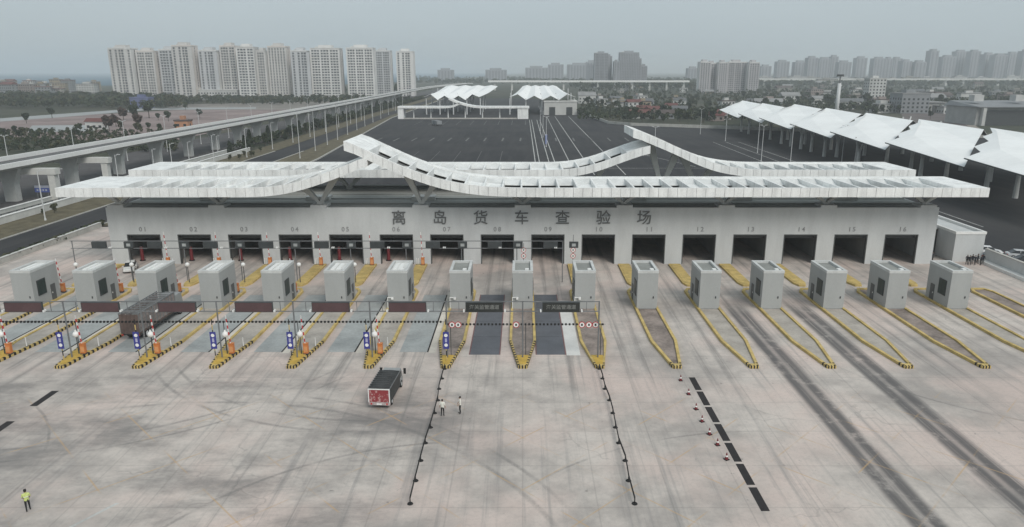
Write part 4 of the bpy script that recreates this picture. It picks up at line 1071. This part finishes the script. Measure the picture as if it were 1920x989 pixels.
for (px, py, h, v) in ((232, 226, 9, 4), (218, 238, 8, 4), (252, 226, 11, 0), (280, 222, 13, 3), (260, 238, 8, 4), (205, 246, 9, 4), (316, 228, 7, 0), (297, 226, 5, 0), (352, 203, 8, 0), (375, 222, 7, 3), (50, 232, 7, 0), (98, 222, 8, 3), (348, 206, 7, 1), (420, 196, 8, 1)):
    tree(onz(px, py, -.3), h, v, 'russet young tree on the bare field' if v == 4 else 'dark round tree on the bare field', 'russet trees on the field' if v == 4 else 'dark trees on the field')
for i in range(42):
    y = 285 + i * 13 + rt.uniform(-4, 4)
    tree((-114.5 - max(0, y - 300) * .021 + rt.uniform(-2.5, 2.5), y, -.1), rt.uniform(4.5, 8), rt.choice((0, 1, 3, 5, 5)), 'dark roadside tree between the road and the viaduct piers', 'roadside trees by the viaduct')
for i in range(16):
    tree((rt.uniform(-112, -104), rt.uniform(120, 300), -.05), rt.uniform(1.4, 2.6), rt.choice((1, 2)), 'low scrubby bush on the verge beside the barrier wall', 'bushes on the verge')
for i in range(14):
    tree((rt.uniform(-90.2, -76), rt.uniform(152, 270), -.05), rt.uniform(1.2, 2.4), rt.choice((1, 2)), 'low olive bush on the verge beside the hall', 'bushes beside the hall')
for i in range(42):
    px = rt.uniform(485, 760); py = 186 - (px - 330) * .035 + rt.uniform(-3, 6)
    tree(onz(px, py, -.3), rt.uniform(9, 15), rt.choice((0, 1, 3)), 'dark tree at the foot of the apartment towers', 'trees below the apartment towers')
for i in range(30):
    px = rt.uniform(-10, 330); py = rt.uniform(188, 202)
    tree(onz(px, py, -.3), rt.uniform(7, 12), rt.choice((0, 1, 3)), 'dense dark tree before the town by the sea', 'trees before the town')
for i in range(24):
    px = rt.uniform(-10, 330); py = 258 - px * .03 + rt.uniform(-9, 9)
    tree(onz(px, py, -.3), rt.uniform(3, 6), rt.choice((0, 1, 2)), 'low tree in the scrub beside the field', 'scrub trees beside the field')
for i in range(68):
    px = rt.uniform(1085, 1420); py = rt.uniform(168, 232)
    p = onz(px, py, -.3)
    if p.x < 70 and p.y < 700: continue
    if 66 < p.x and p.y < 450 - (p.x - 66) * .45: continue
    tree(p, rt.uniform(5, 10), rt.choice((0, 1, 3)), 'dark garden tree between the village houses', 'garden trees in the village')
for i in range(74):
    px = rt.uniform(1400, 1930); py = rt.uniform(163, 212 + max(0, px - 1500) * .06)
    p = onz(px, py, -.3)
    if p.y < 360: continue
    tree(p, rt.uniform(6, 12), rt.choice((0, 1, 3)), 'dark tree between the workshops', 'trees between the workshops')
# far woods as one mass each
def wood(name, label, n, fx, seed, h0=9, h1=15):
    r = random.Random(seed); big = MB()
    srcs = [tree_mesh(60 + q, 8, 3.4, 46, .95, 4)[0] for q in range(4)]
    for i in range(n):
        p = fx(r); s = r.uniform(h0, h1) / 8; sb = r.choice(srcs); a = r.uniform(0, 6.28); ca, sa = math.cos(a) * s, math.sin(a) * s
        mi_ = r.choice((0, 0, 1, 2)); big.add([(p[0] + x * ca - y * sa, p[1] + x * sa + y * ca, -.4 + z * s) for x, y, z in sb.v], sb.f, mi_)
    o = big.build(name, m_leafs[:3], kind='stuff'); tag(o, label, 'trees')
def px_area(x0, x1, y0, y1):
    def f(r): q = onz(r.uniform(x0, x1), r.uniform(y0, y1)); return (q.x, q.y)
    return f
wood('woodland', 'dark belt of far trees below the hazy skyline slabs', 1500, px_area(1400, 1940, 148, 165), 1)
wood('woodland', 'dark far trees beyond the village and the far membrane roofs', 700, px_area(1070, 1420, 150, 170), 2)
wood('woodland', 'dark trees around the town by the sea', 800, px_area(-20, 345, 183, 204), 3, 5, 10)
wood('woodland', 'dark tree band between the field and the apartment towers', 520, px_area(330, 720, 187, 198), 12, 4, 8)
wood('woodland', 'low green scrub between the bare field and the viaduct', 620, px_area(-30, 330, 249, 286), 13, 1.5, 3.5)
wood('woodland', 'hazy trees along the far end of the viaduct', 420, px_area(770, 1075, 148, 160), 4)
wood('woodland', 'scrubby bushes on the ground beside the village', 1100, px_area(1085, 1420, 168, 228), 5, 3, 6)
wood('woodland', 'scrubby bushes on the ground beyond the membrane canopies', 1500, px_area(1400, 1940, 163, 212), 6, 4, 8)
wood('hedge', 'brown-green hedge between the road and the concrete apron', 300, lambda r: (r.uniform(-90.6, -89.9), r.uniform(60, 152)), 9, 1.0, 1.9)
wood('hedge', 'dark hedge strip under the viaduct edge', 420, lambda r: (-119.5 + r.uniform(-2, 2) - max(0, 0), r.uniform(300, 900)), 8, 2.5, 5)

# ================================================================ VEHICLES
def wheel(par, x, y, r, w, name='wheel'):
    o = MB().tube((x - w / 2, y, r), (x + w / 2, y, r), r, r, 16).build(name, m_tyre, par)
    for s in (-1, 1): MB().tube((x + s * (w / 2 + .001), y, r), (x + s * (w / 2 + .015), y, r), r * .58, r * .5, 12).build('rim', m_lamp, o)
def car(label, loc, rz, col, group):
    t = thing('parked_car', label, 'car', loc, rz, group=group)
    m_ = M('car_paint_' + col, {'white': (.72, .72, .72), 'silver': (.5, .51, .52), 'black': (.03, .03, .035), 'van': (.7, .7, .68)}[col], .25, .04, 1, spec=.5)
    # body sections along y (nose at -y): y, half width, belt height
    sec = [(-2.3, .72, .62, .35), (-2.15, .84, .74, .26), (-1.2, .9, .9, .2), (.2, .91, .93, .2), (1.6, .9, .96, .2), (2.15, .85, .9, .28), (2.3, .76, .8, .4)]
    vs, fs = [], []
    for y, w, z, zb in sec: vs += [(-w * .96, y, zb), (w * .96, y, zb), (w, y, (zb + z) / 2), (w * .9, y, z), (-w * .9, y, z), (-w, y, (zb + z) / 2)]
    for i in range(len(sec) - 1):
        for j in range(6): fs.append((i * 6 + j, i * 6 + (j + 1) % 6, (i + 1) * 6 + (j + 1) % 6, (i + 1) * 6 + j))
    fs += [(5, 4, 3, 2, 1, 0), tuple(range(len(vs) - 6, len(vs)))]
    MB().add(vs, [f[::-1] for f in fs]).build('body', m_, t, smooth=False)
    cab = [(-1.15, .78, .88), (-.35, .64, 1.42), (1.05, .63, 1.44), (1.85, .76, .92)]
    vs, fs = [], []
    for y, w, z in cab: vs += [(-w if z < 1 else -.79, y, .88), (w if z < 1 else .79, y, .88), (w, y, z), (-w, y, z)]
    for i in range(3):
        for j in range(4): fs.append((i * 4 + j, i * 4 + (j + 1) % 4, (i + 1) * 4 + (j + 1) % 4, (i + 1) * 4 + j))
    fs += [(3, 2, 1, 0), (12, 13, 14, 15)]
    MB().add(vs, [f[::-1] for f in fs]).build('cabin_glass', m_dglass, t)
    MB().hexa([(-.645, -.4, 1.425), (.645, -.4, 1.425), (.635, 1.1, 1.445), (-.635, 1.1, 1.445)], [(-.6, -.35, 1.47), (.6, -.35, 1.47), (.6, 1.05, 1.49), (-.6, 1.05, 1.49)]).build('roof', m_, t)
    for s in (-1, 1):
        MB().bar((s * .72, .3, .9), (s * .66, .3, 1.44), .09, .06).build('door_pillar', m_, t)
        MB().box(s * .6 - .17, s * .6 + .17, -2.31, -2.2, .5, .64).build('headlight', m_wht, t)
        MB().box(s * .62 - .14, s * .62 + .14, 2.22, 2.32, .6, .78).build('tail_light', m_red, t)
        MB().box(s * .98 - .1, s * .98 + .1, -.95, -.8, .92, 1.04).build('mirror', m_, t)
        for y in (-1.4, 1.4): wheel(t, s * .82, y, .33, .22)
    return t
car('white parked car right beside the annexe wall', (84.2, 126.5, 0), R(72), 'white', 'cars parked beside the annexe')
car('silver-roofed parked car beyond the white one by the boundary wall', (88.2, 123.6, 0), R(74), 'silver', 'cars parked beside the annexe')
car('black parked car half hidden by the boundary wall', (83.2, 122.6, 0), R(72), 'black', 'cars parked beside the annexe')
car('dark parked car nearest the boundary wall coping', (87.0, 119.9, 0), R(74), 'black', 'cars parked beside the annexe')
car('white car on the apron beside the outer barrier at gate 01', (-65.2, 115.5, .012), R(20), 'van', None)

m_truckred, nt, b = new_mat('truck_red_print')
g = nt.nodes.new('ShaderNodeNewGeometry').outputs['Position']
f = noise(nt, g, 2.6, 4, .7, (1.4, 1, 1)).ramp(.52, .6)
nt.links.new(mixc(nt, f * .75, (.27, .04, .045), (.56, .38, .36)), b.inputs['Base Color']); b.inputs['Roughness'].default_value = .5
m_tarp = M('dark_tarpaulin', (.055, .055, .055), .7, .35, 1.2)
tr = thing('box_truck', 'small truck with a black tarpaulin body and red printed tailgate leaving the lanes', 'truck', (-14.0, 64.5, .012), R(-4))
MB().box(-.95, .95, .1, 5.6, .42, .6).build('chassis', m_dark, tr)
cg = MB()
vs = []
for y in (0, 4.3):
    for i in range(9):
        a = math.pi * i / 8; vs.append((-1.05 * math.cos(a), y, 2.12 + .16 * math.sin(a)))
    vs += [(1.05, y, .62), (-1.05, y, .62)]
cg.add(vs, [tuple(range(11))[::-1], tuple(range(11, 22))] + [(i, (i + 1) % 11, 11 + (i + 1) % 11, 11 + i) for i in range(11)])
body = cg.build('cargo_body', m_tarp, tr)
for i in range(9): MB().box(-1.07, 1.07, .25 + i * .48, .31 + i * .48, 2.24, 2.3).build('roof_hoop', m_dark, body)
for s in (-1, 1): MB().bar((s * 1.06, -.01, 2.14), (s * 1.06, 4.3, 2.14), .07, .07).build('edge_rail', m_post, body)
MB().box(-.98, .98, -.06, -.002, .78, 2.06).build('tailgate', m_truckred, tr)
mb = MB()
for a, c, d, e in ((-1.07, -.98, .6, 2.15), (.98, 1.07, .6, 2.15), (-.98, .98, 2.06, 2.15)): mb.box(a, c, -.08, -.001, d, e)
mb.build('tail_frame', m_wht, tr)
bm2 = MB().box(-1.06, 1.06, -.12, .08, .46, .76).build('bumper', M('bumper_pink', (.5, .42, .41), .6, .4, 3), tr)
for x in (-.85, .7): MB().box(x, x + .16, -.14, -.121, .52, .7).build('tail_light', m_red, bm2)
MB().box(-.25, .25, -.14, -.121, .5, .66).build('number_plate', m_wht, bm2)
cabm = M('cab_grey', (.30, .31, .31), .4, .1, 1)
cb = MB().hexa([(-.95, 4.4, .5), (.95, 4.4, .5), (.95, 5.95, .5), (-.95, 5.95, .5)], [(-.88, 4.4, 1.98), (.88, 4.4, 1.98), (.86, 5.6, 1.98), (-.86, 5.6, 1.98)]).build('cab', cabm, tr)
MB().hexa([(-.8, 5.86, 1.15), (.8, 5.86, 1.15), (.8, 5.9, 1.15), (-.8, 5.9, 1.15)], [(-.76, 5.64, 1.85), (.76, 5.64, 1.85), (.76, 5.7, 1.85), (-.76, 5.7, 1.85)]).build('windscreen', m_dglass, cb)
for s in (-1, 1):
    MB().box(s * .935 - .02, s * .935 + .02, 4.7, 5.4, 1.2, 1.8).build('side_window', m_dglass, cb)
    mi = MB().bar((s * .95, 5.6, 1.7), (s * 1.25, 5.6, 1.7), .04, .04).build('mirror_arm', m_wht, tr)
    MB().box(s * 1.25 - .12, s * 1.25 + .12, 5.52, 5.66, 1.35, 1.95).build('mirror', m_black, mi)
    for y in (1.1, 5.2): wheel(tr, s * .86, y, .38, .24)
# livestock style stake truck in the lane of gate 03
m_cage = M('stake_brown', (.13, .095, .085), .8, .3, 1.2)
t2 = thing('stake_truck', 'long brown stake-sided truck with an open barred top in the lane of gate 03', 'truck', (-47.9, 82.8, .03), R(-1))
MB().box(-1.1, 1.1, .2, 11.2, .7, .95).build('chassis', m_dark, t2)
MB().box(-1.18, 1.18, 0, 9.2, .95, 1.15).build('bed', m_cage, t2)
for s in (-1, 1):
    for i in range(12): MB().box(s * 1.2 - .04, s * 1.2 + .04, .05 + i * .81, .17 + i * .81, 1.15, 3.45).build('stake', m_post, t2)
    for z in (1.2, 1.65, 2.1, 2.55, 3.0): MB().box(s * 1.15 - .02, s * 1.15 + .02, 0.02, 9.2, z, z + .38).build('side_board', M('side_board', (.26, .225, .215), .8, .3, 1), t2)
    MB().box(s * 1.2 - .06, s * 1.2 + .06, 0, 9.2, 3.45, 3.57).build('top_rail', m_post, t2)
MB().box(-1.14, 1.14, -.04, .04, 1.15, 3.42).build('tailboard', m_cage, t2)
for x in (-.75, -.25, .25, .75): MB().box(x - .05, x + .05, -.08, -.041, 1.2, 3.4).build('tail_stake', m_cage, t2)
for i in range(11): MB().box(-1.2, 1.2, .4 + i * .83, .5 + i * .83, 3.45, 3.55).build('top_bar', m_post, t2)
MB().box(-.9, .9, .3, 8.9, 1.15, 2.7).build('load', M('load_grey', (.17, .175, .17), .9, .3, .8), t2)
c2 = MB().hexa([(-1.15, 9.4, .6), (1.15, 9.4, .6), (1.15, 11.4, .6), (-1.15, 11.4, .6)], [(-1.1, 9.4, 2.9), (1.1, 9.4, 2.9), (1.08, 11.1, 2.9), (-1.08, 11.1, 2.9)]).build('cab', cabm, t2)
MB().hexa([(-1, 11.31, 1.5), (1, 11.31, 1.5), (1, 11.36, 1.5), (-1, 11.36, 1.5)], [(-.95, 11.13, 2.6), (.95, 11.13, 2.6), (.95, 11.19, 2.6), (-.95, 11.19, 2.6)]).build('windscreen', m_dglass, c2)
for s in (-1, 1):
    MB().box(s * 1.0 - .12, s * 1.0 + .12, -.07, -.02, .75, .9).build('tail_light', m_red, t2)
    for y in (1.6, 2.9, 10.3): wheel(t2, s * 1.0, y, .5, .3)
# crushed-stone trailer on the lot
p = onz(820, 236)
t = thing('parked_trailer', 'small pale trailer parked alone in the parking lot before the gate canopy', 'trailer', tuple(p), R(25))
MB().box(-1.6, 1.6, -4, 4, 1.0, 3.0).build('box', hw_[3], t); MB().box(-1.5, 1.5, 4.1, 6.2, .7, 2.9).build('cab', cabm, t)
for s in (-1, 1):
    for y in (-2.5, 2.5, 5.2): wheel(t, s * 1.35, y, .5, .3)

# ================================================================ PEOPLE
SKIN = M('skin', (.42, .27, .2), .6, .05, 3); HAIR = M('hair', (.015, .013, .012), .7, .1, 3)
TROUS = M('trousers_black', (.018, .018, .02), .85, .15, 3); SHOE = M('shoes_black', (.012, .012, .012), .5, .1, 3)
SH = {'white': M('shirt_white', (.74, .73, .66), .8, .05, 2), 'dark': M('jacket_dark', (.03, .032, .04), .85, .15, 2), 'vest': M('vest_lime', (.55, .62, .22), .7, .1, 2)}
def person_mesh(shirt, stride=.0, arm=0.0, sleeves=True):
    V, E_, Rr = [], [], []
    def v(p, r, par=None):
        V.append(p); Rr.append(r if isinstance(r, tuple) else (r, r))
        if par is not None: E_.append((par, len(V) - 1))
        return len(V) - 1
    pel = v((0, 0, .96), (.15, .11)); sp = v((0, 0, 1.14), (.145, .1), pel); ch = v((0, .0, 1.34), (.175, .115), sp)
    nk = v((0, 0, 1.48), .062, ch); hd = v((0, -.02, 1.57), (.075, .085), nk); tp = v((0, -.01, 1.68), (.075, .09), hd)
    for s in (-1, 1):
        st = stride * s
        hp = v((s * .09, 0, .88), .085, pel); kn = v((s * .1, -.03 + st * .5, .5), .062, hp); an = v((s * .105, .02 + st, .1), .042, kn); v((s * .125, -.16 + st, .045), (.042, .03), an)
        sh = v((s * .19, 0, 1.41), .065, ch); el = v((s * .25, .03 - arm * .1, 1.14), .045, sh); wr = v((s * (.26 - arm * .1), -.05 - arm * .2, .9 + arm * .15), .032, el)
        pm = v((s * (.262 - arm * .1), -.07 - arm * .24, .83 + arm * .15), (.036, .02), wr)
        x0, y0, z0 = V[pm]
        for q, (dx, ln) in enumerate(((-.027, .07), (-.009, .085), (.009, .08), (.027, .06))):
            f1 = v((x0 + .006 * s, y0 + dx, z0 - ln * .55), .009, pm); v((x0 - .012 * s, y0 + dx, z0 - ln), .008, f1)
        th = v((x0 - .01 * s, y0 - .045, z0 + .01), .01, wr); v((x0 - .012 * s, y0 - .06, z0 - .035), .009, th)
    me = bpy.data.meshes.new('person_rig'); me.from_pydata(V, E_, []); o = bpy.data.objects.new('person_rig', me); COL.objects.link(o)
    o.modifiers.new('skin', 'SKIN'); 
    for i, d in enumerate(me.skin_vertices[0].data): d.radius = Rr[i]; d.use_root = (i == 0)
    s_ = o.modifiers.new('sub', 'SUBSURF'); s_.levels = 1; s_.render_levels = 1
    dg = bpy.context.evaluated_depsgraph_get(); out = bpy.data.meshes.new_from_object(o.evaluated_get(dg)); bpy.data.objects.remove(o)
    out.name = 'person_body'; out.materials.clear()
    for m_ in (SKIN, SH[shirt], TROUS, SHOE): out.materials.append(m_)
    for p in out.polygons:
        c = p.center; p.use_smooth = True
        if c.z > 1.5: k = 0
        elif c.z < .1: k = 3
        elif abs(c.x) > .165 and c.z < (1.16 if sleeves else .92): k = 0
        elif c.z > .93: k = 1
        else: k = 2
        p.material_index = k
    return out
PM = {('white', 0): person_mesh('white', .04), ('white', 1): person_mesh('white', .02, .6), ('vest', 0): person_mesh('vest', .1, .8), ('dark', 0): person_mesh('dark', .05, .4, False), ('dark', 1): person_mesh('dark', .12, .0, False)}
hair_me = MB().ball((0, .012, 1.655), .098, 12, 8, sq=(.92, 1.08, 1)).mesh('hair', HAIR, True)
face_me = MB().ball((-.03, -.105, 1.625), .012, 6, 4).ball((.03, -.105, 1.625), .012, 6, 4).mesh('eyes', HAIR)
nose_me = MB().ball((0, -.112, 1.59), .018, 6, 5).ball((-.085, -.01, 1.6), .024, 6, 5, sq=(.5, 1, 1.3)).ball((.085, -.01, 1.6), .024, 6, 5, sq=(.5, 1, 1.3)).mesh('nose_and_ears', SKIN)
cap_me = MB().tube((0, 0, 1.69), (0, 0, 1.76), .1, .09, 12).box(-.07, .07, -.19, -.06, 1.69, 1.71).mesh('cap', HAIR)
strip_me = MB().box(-.13, .13, -.135, -.118, 1.2, 1.24).box(-.13, .13, .118, .135, 1.2, 1.24).mesh('reflective_strip', m_wht)
def person(label, loc, rz, key, group=None, sc=1.0, cap=False):
    t = thing('person', label, 'person', loc, rz, group=group); t.scale = (sc,) * 3
    bd = obj('body', PM[key], t); obj('hair', hair_me, bd); obj('eyes', face_me, bd); obj('nose_and_ears', nose_me, bd)
    if cap: obj('cap', cap_me, bd)
    if key[0] == 'vest': obj('reflective_strip', strip_me, bd, kind='stuff')
person('person in white shirt and black trousers standing square beside the belt barrier', onz(830, 781, .012), R(170), ('white', 0), sc=1.03)
person('person in white shirt seen side-on with black trousers facing the belt barrier', onz(863, 776, .012), R(-80), ('white', 1), sc=1.05)
person('person in lime reflective vest and dark trousers walking on the open apron', onz(54, 959, .012), R(215), ('vest', 0), sc=1.05, cap=True)
for i, (px, py) in enumerate(((1812, 497), (1817, 498), (1822, 496), (1827, 498), (1832, 495), (1838, 498), (1842, 496), (1736, 493), (1748, 491))):
    p = onz(px, py, .012)
    person('person in dark clothes in the group waiting before the annexe' if i < 7 else 'person in dark clothes at the corner of the pillar beside gate 16', p, R(rt.uniform(0, 360)), ('dark', i % 2), 'people waiting before the annexe' if i < 7 else 'people at the hall corner', 1.02)

# ================================================================ HAZE
m_haze = bpy.data.materials.new('air_haze'); m_haze.use_nodes = True
nt = m_haze.node_tree; nt.nodes.clear()
pv = nt.nodes.new('ShaderNodeVolumePrincipled'); ho = nt.nodes.new('ShaderNodeOutputMaterial')
pv.inputs['Color'].default_value = (.925, .972, 1.0, 1); pv.inputs['Density'].default_value = .00024; pv.inputs['Anisotropy'].default_value = .1
nt.links.new(pv.outputs[0], ho.inputs['Volume'])
hz = MB().box(-15900, 15900, -2900, 19900, -1.6, 125).build('haze', m_haze, kind='stuff')
tag(hz, 'pale bluish haze thickening towards the sea and the skyline', 'haze')
